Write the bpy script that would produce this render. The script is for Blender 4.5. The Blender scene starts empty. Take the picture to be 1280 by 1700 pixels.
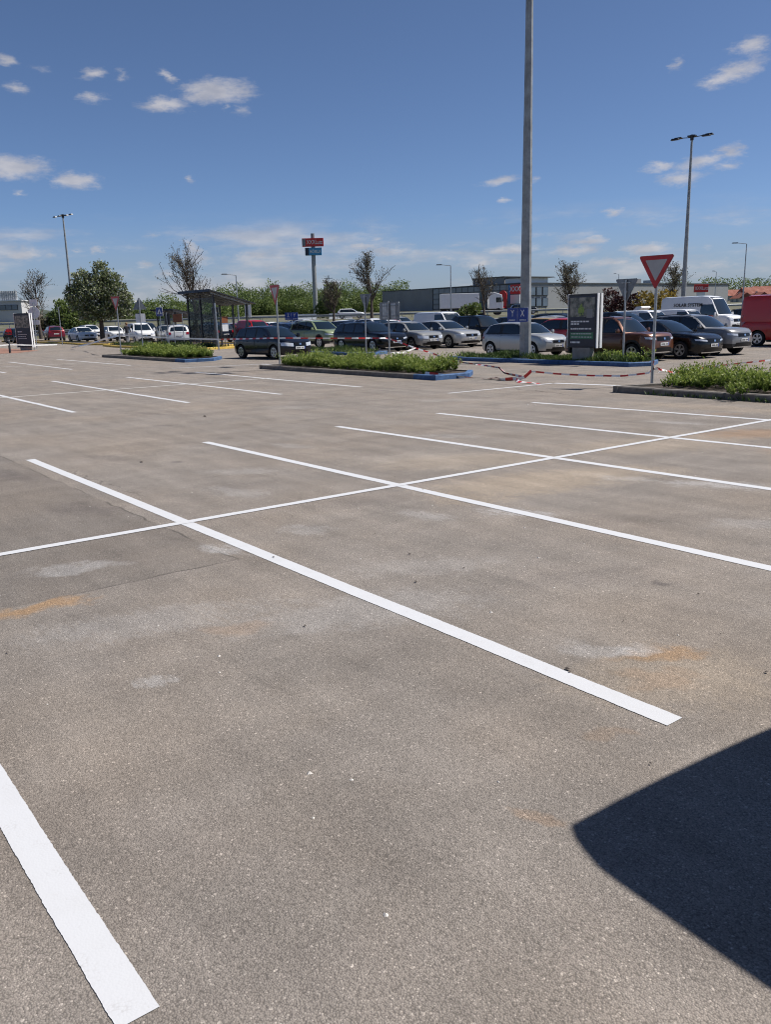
import bpy, bmesh, math, random
import numpy as np
from mathutils import Vector, Matrix, Euler
from mathutils.bvhtree import BVHTree

R_ = math.radians
scene = bpy.context.scene
COL = scene.collection
# World axes follow the painted car park: +X along the stall lines (towards the near right),
# +Y along the spine lines (towards the far right), Z up, metres.

# ------------------------------------------------------------------ camera
HEAD, PITCH, ROLL = 2.48534, 0.230143, -0.025863
fwd = Vector((math.cos(HEAD) * math.cos(PITCH), math.sin(HEAD) * math.cos(PITCH), -math.sin(PITCH)))
rgt0 = fwd.cross(Vector((0, 0, 1))).normalized()
up0 = rgt0.cross(fwd)
rgt = rgt0 * math.cos(ROLL) + up0 * math.sin(ROLL)
upv = up0 * math.cos(ROLL) - rgt0 * math.sin(ROLL)
cam_d = bpy.data.cameras.new('camera')
cam = bpy.data.objects.new('camera', cam_d)
COL.objects.link(cam)
cam.matrix_world = Matrix(((rgt.x, upv.x, -fwd.x, 6.988), (rgt.y, upv.y, -fwd.y, -0.588),
                           (rgt.z, upv.z, -fwd.z, 1.8006), (0, 0, 0, 1)))
cam_d.sensor_fit = 'HORIZONTAL'
cam_d.sensor_width = 36.0
cam_d.lens = 36.0 * 1389.49 / 1280.0
cam_d.clip_start = 0.05
cam_d.clip_end = 8000
scene.camera = cam

# ------------------------------------------------------------------ light
SUN_AZ, SUN_EL = R_(60), R_(54)      # azimuth measured from +X towards +Y
sun_d = bpy.data.lights.new('sun', 'SUN')
sun_d.energy = 5.0
sun_d.angle = R_(0.55)
sun_d.color = (1.0, 0.945, 0.87)
sun = bpy.data.objects.new('sun', sun_d)
COL.objects.link(sun)
sdir = Vector((math.cos(SUN_AZ) * math.cos(SUN_EL), math.sin(SUN_AZ) * math.cos(SUN_EL), math.sin(SUN_EL)))
sun.rotation_euler = sdir.to_track_quat('Z', 'Y').to_euler()
sun.location = (0, 0, 60)

world = bpy.data.worlds.new('World')
scene.world = world
world.use_nodes = True
wt = world.node_tree
wt.nodes.clear()


class NT:
    """small helper for writing node trees"""
    def __init__(s, tree):
        s.t = tree

    def n(s, kind, **kw):
        nd = s.t.nodes.new(kind)
        for k, v in kw.items():
            setattr(nd, k, v)
        return nd

    def l(s, a, b):
        s.t.links.new(a, b)

    def put(s, sock, v):
        if hasattr(v, 'is_output'):
            s.l(v, sock)
        else:
            sock.default_value = v

    def m(s, op, a, b=None, c=None, clamp=False):
        nd = s.n('ShaderNodeMath', operation=op)
        nd.use_clamp = clamp
        s.put(nd.inputs[0], a)
        if b is not None:
            s.put(nd.inputs[1], b)
        if c is not None:
            s.put(nd.inputs[2], c)
        return nd.outputs[0]

    def mix(s, fac, a, b, blend='MIX'):
        nd = s.n('ShaderNodeMix', data_type='RGBA', blend_type=blend)
        s.put(nd.inputs[0], fac)
        for i, v in ((6, a), (7, b)):
            if isinstance(v, (tuple, list)) and len(v) == 3:
                v = (*v, 1)
            s.put(nd.inputs[i], v)
        return nd.outputs[2]

    def noise(s, vec, scale, detail=3, rough=.5, out='Fac', dist=0.0):
        nd = s.n('ShaderNodeTexNoise')
        if vec is not None:
            s.l(vec, nd.inputs['Vector'])
        nd.inputs['Scale'].default_value = scale
        nd.inputs['Detail'].default_value = detail
        nd.inputs['Roughness'].default_value = rough
        nd.inputs['Distortion'].default_value = dist
        return nd.outputs[out]

    def ramp(s, fac, stops, interp='LINEAR'):
        nd = s.n('ShaderNodeValToRGB')
        nd.color_ramp.interpolation = interp
        e = nd.color_ramp.elements
        while len(e) < len(stops):
            e.new(0.5)
        for i, (p, c) in enumerate(stops):
            e[i].position = p
            e[i].color = (c, c, c, 1) if not isinstance(c, (tuple, list)) else (*c[:3], 1)
        s.put(nd.inputs[0], fac)
        return nd.outputs[0]

    def rng(s, v, a, b, c=0.0, d=1.0, smooth=False):
        nd = s.n('ShaderNodeMapRange')
        nd.interpolation_type = 'SMOOTHSTEP' if smooth else 'LINEAR'
        nd.clamp = True
        s.put(nd.inputs[0], v)
        for i, q in enumerate((a, b, c, d)):
            nd.inputs[1 + i].default_value = q
        return nd.outputs[0]

    def mapping(s, vec, loc=(0, 0, 0), rot=(0, 0, 0), scl=(1, 1, 1), kind='POINT'):
        nd = s.n('ShaderNodeMapping', vector_type=kind)
        s.l(vec, nd.inputs[0])
        nd.inputs['Location'].default_value = loc
        if 'Rotation' in nd.inputs:
            nd.inputs['Rotation'].default_value = rot
        nd.inputs['Scale'].default_value = scl
        return nd.outputs[0]

    def blob(s, vec, loc, rot, scl):
        mp = s.mapping(vec, loc=loc, rot=(0, 0, rot), scl=scl, kind='TEXTURE')
        g = s.n('ShaderNodeTexGradient', gradient_type='SPHERICAL')
        s.l(mp, g.inputs[0])
        return g.outputs['Fac']


# sky with fair-weather clouds, laid out by compass bearing and elevation
W = NT(wt)
sky = W.n('ShaderNodeTexSky', sky_type='NISHITA')
sky.sun_disc = False
sky.sun_elevation = SUN_EL
sky.sun_rotation = R_(90) - SUN_AZ
sky.altitude = 300
sky.air_density = 0.65
sky.dust_density = 0.5
sky.ozone_density = 8.0
tc = W.n('ShaderNodeTexCoord')
rv = W.mapping(tc.outputs['Generated'], rot=(0, 0, -HEAD))
sp = W.n('ShaderNodeSeparateXYZ')
W.l(rv, sp.inputs[0])
az = W.m('MULTIPLY', W.m('ARCTAN2', sp.outputs[1], sp.outputs[0]), -1.0)   # + to the right
el = W.m('ARCSINE', W.m('MULTIPLY', sp.outputs[2], 0.9999))
cb = W.n('ShaderNodeCombineXYZ')
W.l(az, cb.inputs[0])
W.l(el, cb.inputs[1])
ae = cb.outputs[0]
aes = W.mapping(ae, scl=(1.0, 2.6, 1.0))
dn = W.n('ShaderNodeTexNoise')
W.l(aes, dn.inputs['Vector'])
dn.inputs['Scale'].default_value = 26
dn.inputs['Detail'].default_value = 6
dn.inputs['Roughness'].default_value = .66
sub = W.n('ShaderNodeVectorMath', operation='SUBTRACT')
W.l(dn.outputs['Color'], sub.inputs[0])
sub.inputs[1].default_value = (.5, .5, .5)
scn = W.n('ShaderNodeVectorMath', operation='MULTIPLY')
W.l(sub.outputs[0], scn.inputs[0])
scn.inputs[1].default_value = (.045, .016, 0)
addv = W.n('ShaderNodeVectorMath', operation='ADD')
W.l(ae, addv.inputs[0])
W.l(scn.outputs[0], addv.inputs[1])
aed = addv.outputs[0]
CLOUDS = [  # bearing from the camera axis, elevation, half sizes (rad), strength
    (-0.1713, 0.2360, 0.0563, 0.0184, 0.97, 0.03),
    (-0.1904, 0.2368, 0.0331, 0.0133, 0.78, 0.03),
    (-0.2262, 0.2230, 0.0414, 0.0108, 0.87, 0.03),
    (-0.3025, 0.2264, 0.0199, 0.0108, 0.68, 0.03),
    (-0.2972, 0.2485, 0.0199, 0.0092, 0.73, 0.03),
    (-0.2701, 0.2481, 0.0132, 0.0108, 0.48, 0.43),
    (-0.2239, 0.2493, 0.0124, 0.0108, 0.73, 0.03),
    (-0.1455, 0.2175, 0.0215, 0.0075, 0.53, 0.23),
    (-0.1628, 0.2202, 0.0099, 0.0058, 0.39, 0.03),
    (-0.3791, 0.2541, 0.0182, 0.0092, 0.82, 0.03),
    (-0.3708, 0.2309, 0.0182, 0.0092, 0.68, 0.03),
    (-0.3470, 0.2484, 0.0215, 0.0083, 0.39, 0.03),
    (-0.3876, 0.1577, 0.0546, 0.0184, 0.97, 0.03),
    (-0.3260, 0.1463, 0.0381, 0.0126, 0.97, 0.03),
    (-0.3826, 0.1320, 0.0116, 0.0058, 0.58, 0.03),
    (-0.2035, 0.1511, 0.0108, 0.0067, 0.73, 0.03),
    (-0.3877, 0.0730, 0.0431, 0.0126, 0.87, 0.03),
    (-0.3641, 0.0718, 0.0166, 0.0075, 0.58, 0.03),
    (-0.2547, 0.0923, 0.0149, 0.0058, 0.48, 0.03),
    (-0.3116, 0.0774, 0.0091, 0.0058, 0.68, 0.03),
    (-0.3301, 0.0774, 0.0116, 0.0050, 0.58, 0.03),
    (-0.2593, 0.0613, 0.0215, 0.0067, 0.68, 0.03),
    (-0.2407, 0.0515, 0.0199, 0.0083, 0.68, 0.03),
    (0.3926, 0.2496, 0.0298, 0.0126, 0.82, 0.03),
    (0.3751, 0.2275, 0.0497, 0.0142, 0.87, 0.28),
    (0.3536, 0.2228, 0.0232, 0.0101, 0.68, 0.43),
    (0.3162, 0.2401, 0.0108, 0.0101, 0.58, 0.03),
    (0.3792, 0.1565, 0.0199, 0.0117, 0.82, 0.03),
    (0.3492, 0.1492, 0.0497, 0.0101, 0.82, 0.18),
    (0.3732, 0.1427, 0.0215, 0.0075, 0.68, 0.03),
    (0.3102, 0.1457, 0.0248, 0.0075, 0.73, 0.03),
    (0.3291, 0.1338, 0.0381, 0.0108, 0.82, 0.03),
    (0.1387, 0.1422, 0.0331, 0.0075, 0.82, 0.13),
    (0.1428, 0.1221, 0.0108, 0.0058, 0.63, 0.03),
    (0.1756, 0.1423, 0.0116, 0.0067, 0.48, 0.03),
    (0.2608, 0.1034, 0.0199, 0.0075, 0.82, 0.03),
    (0.2863, 0.1002, 0.0149, 0.0050, 0.48, 0.03),
    (0.1878, 0.0835, 0.0248, 0.0050, 0.39, 0.03),
    (0.2373, 0.0751, 0.0298, 0.0083, 0.87, 0.03),
    (0.2212, 0.0649, 0.0464, 0.0101, 0.87, 0.03),
    (0.2985, 0.0641, 0.0381, 0.0117, 0.92, 0.03),
    (0.3147, 0.0527, 0.0331, 0.0083, 0.68, 0.03),
    (0.3573, 0.0620, 0.0132, 0.0067, 0.48, 0.03),
    (0.1513, 0.0688, 0.0414, 0.0092, 0.78, 0.03),
    (0.1174, 0.0562, 0.0580, 0.0101, 0.68, 0.03),
    (0.0764, 0.0627, 0.0331, 0.0075, 0.48, 0.03),
    (-0.2105, 0.0769, 0.0149, 0.0167, 0.87, 0.03),
    (-0.2033, 0.0672, 0.0331, 0.0133, 0.68, 0.03),
    (-0.1397, 0.0676, 0.0580, 0.0101, 0.73, 0.03),
    (-0.1098, 0.0560, 0.0745, 0.0117, 0.58, 0.03),
    (-0.0197, 0.0771, 0.0381, 0.0083, 0.78, 0.03),
    (0.0077, 0.0712, 0.0580, 0.0108, 0.73, 0.03),
    (-0.0479, 0.0580, 0.0745, 0.0117, 0.58, 0.03),
    (0.0421, 0.0690, 0.0331, 0.0075, 0.58, 0.03),
    (-0.0057, 0.0846, 0.0166, 0.0058, 0.58, 0.03),
    (0.2576, 0.0500, 0.0662, 0.0101, 0.63, 0.03),
    (0.3644, 0.0443, 0.0580, 0.0101, 0.53, 0.03),
    (0.0902, 0.0774, 0.0248, 0.0050, 0.39, 0.03),
]
acc = None
for (a, e, ra, re, st, tl) in CLOUDS:
    b = W.m('MULTIPLY', W.blob(aed, (a, e, 0), tl, (ra, re, 1)), st)
    acc = b if acc is None else W.m('MAXIMUM', acc, b)
fine = W.noise(aes, 55, 7, .68)
dens = W.m('ADD', acc, W.m('MULTIPLY', W.m('SUBTRACT', fine, .5), .85))
dens = W.m('MULTIPLY', W.rng(dens, .12, .80, 0, 1, True), W.rng(acc, 0.0, .14))
# scattered fair-weather clouds that go on all round, thickest low down
far_n = W.noise(W.mapping(ae, loc=(3.1, 1.7, 0), scl=(1.0, 4.2, 1.0)), 5.2, 7, .60)
band = W.m('MULTIPLY', W.rng(el, .002, .025), W.rng(el, .085, .12, 1.0, 0.0, True))
far_c = W.m('MULTIPLY', W.rng(far_n, .46, .66, 0, .85, True), band)
out_n = W.noise(W.mapping(ae, loc=(7.4, 2.2, 0), scl=(1.0, 2.4, 1.0)), 4.0, 7, .6)
away = W.m('MAXIMUM', W.rng(W.m('ABSOLUTE', az), .50, .72, 0, 1, True), W.rng(el, .42, .6, 0, 1, True))
out_c = W.m('MULTIPLY', W.m('MULTIPLY', W.rng(out_n, .62, .76, 0, .7, True), away), W.rng(el, .05, .14))
veil = W.rng(el, .0, .12, .72, 0.0, True)      # thin high cloud thickening towards the horizon
cl = W.m('MAXIMUM', dens, W.m('MAXIMUM', far_c, out_c))
cl = W.m('MULTIPLY', cl, .74)
tone = W.mix(W.rng(W.noise(aes, 30, 4, .5), .35, .65), (.36, .36, .395), (.52, .50, .505))
SKY_STR = 0.081
bg1 = W.n('ShaderNodeBackground')
hsv = W.n('ShaderNodeHueSaturation')
hsv.inputs['Saturation'].default_value = 0.95
W.l(sky.outputs[0], hsv.inputs['Color'])
W.l(hsv.outputs[0], bg1.inputs[0])
bg1.inputs[1].default_value = SKY_STR
bg2 = W.n('ShaderNodeBackground')
W.l(tone, bg2.inputs[0])
bg2.inputs[1].default_value = 1.0
mx = W.n('ShaderNodeMixShader')
W.l(cl, mx.inputs[0])
bg3 = W.n('ShaderNodeBackground')
bg3.inputs[0].default_value = (.245, .27, .315, 1)
mx0 = W.n('ShaderNodeMixShader')
W.l(veil, mx0.inputs[0])
W.l(bg1.outputs[0], mx0.inputs[1])
W.l(bg3.outputs[0], mx0.inputs[2])
W.l(mx0.outputs[0], mx.inputs[1])
W.l(bg2.outputs[0], mx.inputs[2])
wo = W.n('ShaderNodeOutputWorld')
W.l(mx.outputs[0], wo.inputs[0])

world.cycles.sampling_method = 'MANUAL'
world.cycles.sample_map_resolution = 256

scene.cycles.filter_width = 1.1
scene.cycles.use_adaptive_sampling = True
scene.cycles.adaptive_threshold = 0.03
scene.cycles.max_bounces = 4
scene.cycles.diffuse_bounces = 1
scene.cycles.glossy_bounces = 3
scene.cycles.transmission_bounces = 4
scene.cycles.transparent_max_bounces = 8
scene.cycles.caustics_reflective = False
scene.cycles.caustics_refractive = False
vs = scene.view_settings
vs.view_transform = 'Standard'
vs.look = 'None'
vs.exposure = 0.30
vs.gamma = 1.0
vs.use_curve_mapping = False

# ------------------------------------------------------------------ helpers
rnd = random.Random(7)
NPR = np.random.default_rng(11)


def link(o, parent=None):
    COL.objects.link(o)
    if parent is not None:
        o.parent = parent
    return o


def tag(o, label=None, cat=None, group=None, kind=None):
    if label:
        o['label'] = label
    if cat:
        o['category'] = cat
    if group:
        o['group'] = group
    if kind:
        o['kind'] = kind
    return o


def thing(name, label, cat, loc=(0, 0, 0), rz=0.0, group=None):
    o = bpy.data.objects.new(name, None)
    o.empty_display_size = .2
    o.location = loc
    o.rotation_euler = (0, 0, rz)
    link(o)
    return tag(o, label, cat, group)


def mesh_obj(name, me, parent=None, loc=(0, 0, 0), rot=(0, 0, 0)):
    o = bpy.data.objects.new(name, me)
    o.location = loc
    o.rotation_euler = rot
    return link(o, parent)


class MB:
    """collects geometry for ONE mesh"""
    def __init__(s):
        s.v, s.f, s.mi = [], [], []

    def add(s, vs, fs, mi=0, M=None):
        b = len(s.v)
        for q in vs:
            q = Vector(q)
            s.v.append(tuple(M @ q) if M is not None else tuple(q))
        for f in fs:
            s.f.append(tuple(b + i for i in f))
            s.mi.append(mi)
        return s

    def box(s, c, d, mi=0, rz=0.0, M=None, taper=1.0):
        hx, hy, hz = d[0] / 2, d[1] / 2, d[2] / 2
        co, si = math.cos(rz), math.sin(rz)
        vs = []
        for z, k in ((-hz, 1.0), (hz, taper)):
            for x, y in ((-hx, -hy), (hx, -hy), (hx, hy), (-hx, hy)):
                x *= k
                y *= k
                vs.append((c[0] + x * co - y * si, c[1] + x * si + y * co, c[2] + z))
        return s.add(vs, [(3, 2, 1, 0), (4, 5, 6, 7), (0, 1, 5, 4), (1, 2, 6, 5), (2, 3, 7, 6), (3, 0, 4, 7)], mi, M)

    def tube(s, p0, p1, r0, r1=None, n=8, mi=0, caps=True, rot=0.0):
        r1 = r0 if r1 is None else r1
        p0, p1 = Vector(p0), Vector(p1)
        d = (p1 - p0).normalized()
        a = d.orthogonal().normalized() if abs(d.z) < .999 else Vector((1, 0, 0))
        b = d.cross(a)
        vs = []
        for p, r in ((p0, r0), (p1, r1)):
            for i in range(n):
                t = 2 * math.pi * i / n + rot
                vs.append(p + (a * math.cos(t) + b * math.sin(t)) * r)
        fs = [(i, (i + 1) % n, n + (i + 1) % n, n + i) for i in range(n)]
        if caps:
            fs += [tuple(range(n - 1, -1, -1)), tuple(range(n, 2 * n))]
        return s.add(vs, fs, mi)

    def path(s, pts, r, n=6, mi=0):
        for a, b in zip(pts[:-1], pts[1:]):
            s.tube(a, b, r, r, n, mi)
        return s

    def prism(s, poly, axis, a, b, mi=0):
        """2-D outline pushed out from a to b along axis ('x','y','z')"""
        n = len(poly)

        def P(p, t):
            return {'x': (t, p[0], p[1]), 'y': (p[0], t, p[1]), 'z': (p[0], p[1], t)}[axis]
        vs = [P(p, a) for p in poly] + [P(p, b) for p in poly]
        fs = [tuple(range(n - 1, -1, -1)), tuple(range(n, 2 * n))] + [(i, (i + 1) % n, n + (i + 1) % n, n + i) for i in range(n)]
        return s.add(vs, fs, mi)

    def lathe(s, prof, n=16, mi=0, axis='z'):
        vs, fs = [], []
        m = len(prof)
        for i in range(n):
            t = 2 * math.pi * i / n
            for r, z in prof:
                c, q = r * math.cos(t), r * math.sin(t)
                vs.append((c, q, z) if axis == 'z' else (c, z, q))
        for i in range(n):
            j = (i + 1) % n
            for k in range(m - 1):
                fs.append((i * m + k, j * m + k, j * m + k + 1, i * m + k + 1))
        return s.add(vs, fs, mi)

    def mesh(s, name, mats, smooth=None, fixn=True):
        me = bpy.data.meshes.new(name)
        me.from_pydata(s.v, [], s.f)
        for m in (mats if isinstance(mats, (list, tuple)) else [mats]):
            me.materials.append(m)
        if any(s.mi):
            me.polygons.foreach_set('material_index', s.mi)
        if fixn:
            bm = bmesh.new()
            bm.from_mesh(me)
            bmesh.ops.recalc_face_normals(bm, faces=bm.faces)
            bm.to_mesh(me)
            bm.free()
        if smooth is not None:
            me.shade_smooth()
            me.set_sharp_from_angle(angle=R_(smooth))
        me.update()
        return me

    def build(s, name, mats, parent=None, smooth=None, loc=(0, 0, 0), rot=(0, 0, 0), bevel=0):
        me = s.mesh(name, mats, smooth)
        o = mesh_obj(name, me, parent, loc, rot)
        if bevel:
            md = o.modifiers.new('b', 'BEVEL')
            md.width = bevel
            md.segments = 2
            md.limit_method = 'ANGLE'
        return o


def quads_mesh(name, V, mat, tint=None):
    """V: (N,4,3) array of separate quads; tint: (N,) values stored per face"""
    n = len(V)
    me = bpy.data.meshes.new(name)
    me.vertices.add(n * 4)
    me.vertices.foreach_set('co', np.ascontiguousarray(V, dtype=np.float32).ravel())
    me.loops.add(n * 4)
    me.loops.foreach_set('vertex_index', np.arange(n * 4, dtype=np.int32))
    me.polygons.add(n)
    me.polygons.foreach_set('loop_start', np.arange(0, n * 4, 4, dtype=np.int32))
    me.polygons.foreach_set('loop_total', np.full(n, 4, dtype=np.int32))
    me.materials.append(mat)
    me.update(calc_edges=True)
    if tint is not None:
        at = me.attributes.new('tint', 'FLOAT', 'FACE')
        at.data.foreach_set('value', np.asarray(tint, dtype=np.float32))
    return me


def text_mesh(txt, size, depth, mat, align='CENTER', bold=0.0, sx=1.0):
    cu = bpy.data.curves.new('t', 'FONT')
    cu.body = txt
    cu.size = size
    cu.extrude = depth
    cu.offset = bold
    cu.align_x = align
    cu.align_y = 'CENTER'
    cu.resolution_u = 3
    o = bpy.data.objects.new('t', cu)
    COL.objects.link(o)
    dg = bpy.context.evaluated_depsgraph_get()
    me = bpy.data.meshes.new_from_object(o.evaluated_get(dg))
    bpy.data.objects.remove(o)
    me.materials.clear()
    me.materials.append(mat)
    if sx != 1.0:
        me.transform(Matrix.Diagonal((sx, 1, 1, 1)))
    return me


# ------------------------------------------------------------------ materials
def pmat(name, col, rough=.6, metal=0.0, coat=0.0, spec=.5, var=0.0, vscale=3.0, bump=0.0, bscale=40.0, emit=None):
    m = bpy.data.materials.new(name)
    m.use_nodes = True
    t = NT(m.node_tree)
    b = m.node_tree.nodes['Principled BSDF']
    b.inputs['Roughness'].default_value = rough
    b.inputs['Metallic'].default_value = metal
    b.inputs['Coat Weight'].default_value = coat
    b.inputs['Coat Roughness'].default_value = .04
    b.inputs['Specular IOR Level'].default_value = spec
    b.inputs['Base Color'].default_value = (*col, 1)
    if var or bump:
        tc_ = t.n('ShaderNodeTexCoord')
        if var:
            nz = t.noise(tc_.outputs['Object'], vscale, 5, .6)
            k = t.rng(nz, .3, .7, 1 - var, 1 + var)
            mxn = t.n('ShaderNodeVectorMath', operation='SCALE')
            mxn.inputs[0].default_value = col
            t.l(k, mxn.inputs['Scale'])
            t.l(mxn.outputs[0], b.inputs['Base Color'])
            t.l(t.rng(nz, .3, .7, min(1, rough * 1.15), rough * .85), b.inputs['Roughness'])
        if bump:
            bp = t.n('ShaderNodeBump')
            bp.inputs['Strength'].default_value = bump
            bp.inputs['Distance'].default_value = .01
            t.l(t.noise(tc_.outputs['Object'], bscale, 4, .6), bp.inputs['Height'])
            t.l(bp.outputs[0], b.inputs['Normal'])
    return m


def leaf_mat(name, stops, rough=.5, trans=.25):
    m = bpy.data.materials.new(name)
    m.use_nodes = True
    t = NT(m.node_tree)
    b = m.node_tree.nodes['Principled BSDF']
    at = t.n('ShaderNodeAttribute', attribute_name='tint')
    c = t.ramp(at.outputs['Fac'], stops)
    t.l(c, b.inputs['Base Color'])
    b.inputs['Roughness'].default_value = rough
    b.inputs['Specular IOR Level'].default_value = .35
    tr = t.n('ShaderNodeBsdfTranslucent')
    t.l(c, tr.inputs[0])
    mxs = t.n('ShaderNodeMixShader')
    mxs.inputs[0].default_value = trans
    t.l(b.outputs[0], mxs.inputs[1])
    t.l(tr.outputs[0], mxs.inputs[2])
    t.l(mxs.outputs[0], m.node_tree.nodes['Material Output'].inputs[0])
    return m


def asphalt_mat(name, base, stains=(), agg=True, patch=False):
    m = bpy.data.materials.new(name)
    m.use_nodes = True
    t = NT(m.node_tree)
    b = m.node_tree.nodes['Principled BSDF']
    tc_ = t.n('ShaderNodeTexCoord')
    P = tc_.outputs['Object']
    n_big = t.noise(P, .22, 3, .55)
    n_mid = t.noise(P, 1.5, 6, .62)
    n_str = t.noise(t.mapping(P, rot=(0, 0, .12), scl=(.55, 3.2, 1)), 1.1, 5, .62)
    n_str2 = t.noise(t.mapping(P, rot=(0, 0, -.05), scl=(3.0, .45, 1)), 1.0, 4, .6)
    n_fine = t.noise(P, 45, 5, .7)
    k = t.m('ADD', t.rng(n_big, .3, .7, -.07, .07), t.rng(n_mid, .25, .75, -.18, .16))
    k = t.m('ADD', k, t.rng(n_str, .3, .7, -.14, .11))
    k = t.m('ADD', k, t.rng(n_str2, .3, .7, -.07, .06))
    k = t.m('ADD', k, t.rng(n_fine, .25, .75, -.17, .17))
    k = t.m('ADD', k, 1.0)
    hgt = None
    if agg:
        vo = t.n('ShaderNodeTexVoronoi')
        t.l(P, vo.inputs['Vector'])
        vo.inputs['Scale'].default_value = 165
        vo.inputs['Randomness'].default_value = 1
        sx = t.n('ShaderNodeSeparateXYZ')
        t.l(vo.outputs['Color'], sx.inputs[0])
        cell = t.ramp(sx.outputs[0], [(0, .76), (.3, .92), (.78, 1.03), (.93, 1.12), (.985, 1.45), (1, 1.7)])
        gap = t.rng(vo.outputs['Distance'], .45, .85, 1.0, .62, True)
        k = t.m('MULTIPLY', k, t.m('MULTIPLY', cell, gap))
        vo2 = t.n('ShaderNodeTexVoronoi')
        t.l(P, vo2.inputs['Vector'])
        vo2.inputs['Scale'].default_value = 62
        sx2 = t.n('ShaderNodeSeparateXYZ')
        t.l(vo2.outputs['Color'], sx2.inputs[0])
        spk = t.m('MULTIPLY', t.rng(sx2.outputs[1], .965, .975), t.rng(vo2.outputs['Distance'], .42, .30))
        k = t.m('MULTIPLY', k, t.m('ADD', t.m('MULTIPLY', spk, .75), 1.0))
        hgt = t.m('ADD', t.m('MULTIPLY', t.rng(vo.outputs['Distance'], .2, .8, 1, 0), t.m('ADD', sx.outputs[1], .4)), t.m('MULTIPLY', n_fine, .6))
    sc_ = t.n('ShaderNodeVectorMath', operation='SCALE')
    sc_.inputs[0].default_value = base
    t.l(k, sc_.inputs['Scale'])
    col = sc_.outputs[0]
    tex = t.rng(k, .5, 1.5, .5, 1.5)
    # brownish dust in wide drifts
    col = t.mix(t.rng(t.noise(P, .45, 4, .6), .42, .72, 0, .55), col, t.mix(1.0, col, (1.06, .97, .86), 'MULTIPLY'))
    wob = t.n('ShaderNodeTexNoise')
    t.l(P, wob.inputs['Vector'])
    wob.inputs['Scale'].default_value = 3.2
    wob.inputs['Detail'].default_value = 5
    w1 = t.n('ShaderNodeVectorMath', operation='MULTIPLY_ADD')
    t.l(wob.outputs['Color'], w1.inputs[0])
    w1.inputs[1].default_value = (.5, .5, 0)
    w1.inputs[2].default_value = (-.25, -.25, 0)
    w2 = t.n('ShaderNodeVectorMath', operation='ADD')
    t.l(P, w2.inputs[0])
    t.l(w1.outputs[0], w2.inputs[1])
    PW = w2.outputs[0]
    if patch:   # an older, darker strip of asphalt with a tarred seam
        sp_ = t.n('ShaderNodeSeparateXYZ')
        w3 = t.n('ShaderNodeVectorMath', operation='MULTIPLY_ADD')
        t.l(wob.outputs['Color'], w3.inputs[0])
        w3.inputs[1].default_value = (.10, .10, 0)
        t.l(P, w3.inputs[2])
        t.l(w3.outputs[0], sp_.inputs[0])
        dx = t.m('SUBTRACT', 1.40, sp_.outputs[0])
        dy = t.m('SUBTRACT', 2.34, sp_.outputs[1])
        d_ = t.m('MINIMUM', dx, dy)
        ins = t.m('MULTIPLY', t.rng(d_, -.008, .012), t.rng(sp_.outputs[0], -9.2, -8.2))
        fade = t.rng(t.noise(P, .8, 3, .5), .3, .7, .15, .32)
        col = t.mix(t.m('MULTIPLY', ins, fade), col, (.04, .036, .034))
        seam = t.m('MULTIPLY', t.rng(t.m('ABSOLUTE', d_), .006, .016, 1, 0), t.rng(t.noise(P, 1.2, 2, .5), .42, .55, 0, .55))
        seam = t.m('MULTIPLY', seam, t.rng(sp_.outputs[0], -9, -8))
        col = t.mix(seam, col, (.03, .027, .026))
    brk = t.noise(P, 9, 6, .72)
    brk2 = t.noise(t.mapping(P, rot=(0, 0, .2), scl=(1.2, 4.5, 1)), 6, 5, .7)
    for (sx_, sy_, rx_, ry_, rot_, cc, al, hard) in stains:
        g_ = t.blob(PW, (sx_, sy_, 0), rot_, (rx_, ry_, 1))
        src = brk2 if hard > .5 else brk
        a_ = t.m('MULTIPLY', t.rng(t.m('ADD', g_, t.m('MULTIPLY', t.m('SUBTRACT', src, .5), .9 + hard)), .18, .75, 0, 1, True), t.rng(g_, 0, .35, 0, al * (.62 if cc is WHT else .8)))
        cs = t.n('ShaderNodeVectorMath', operation='SCALE')
        cs.inputs[0].default_value = cc
        t.l(tex, cs.inputs['Scale'])
        col = t.mix(a_, col, cs.outputs[0])
    t.l(col, b.inputs['Base Color'])
    b.inputs['Roughness'].default_value = .88
    b.inputs['Specular IOR Level'].default_value = .25
    if hgt is not None:
        bp = t.n('ShaderNodeBump')
        bp.inputs['Strength'].default_value = .55
        bp.inputs['Distance'].default_value = .004
        t.l(hgt, bp.inputs['Height'])
        t.l(bp.outputs[0], b.inputs['Normal'])
    return m


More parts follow.
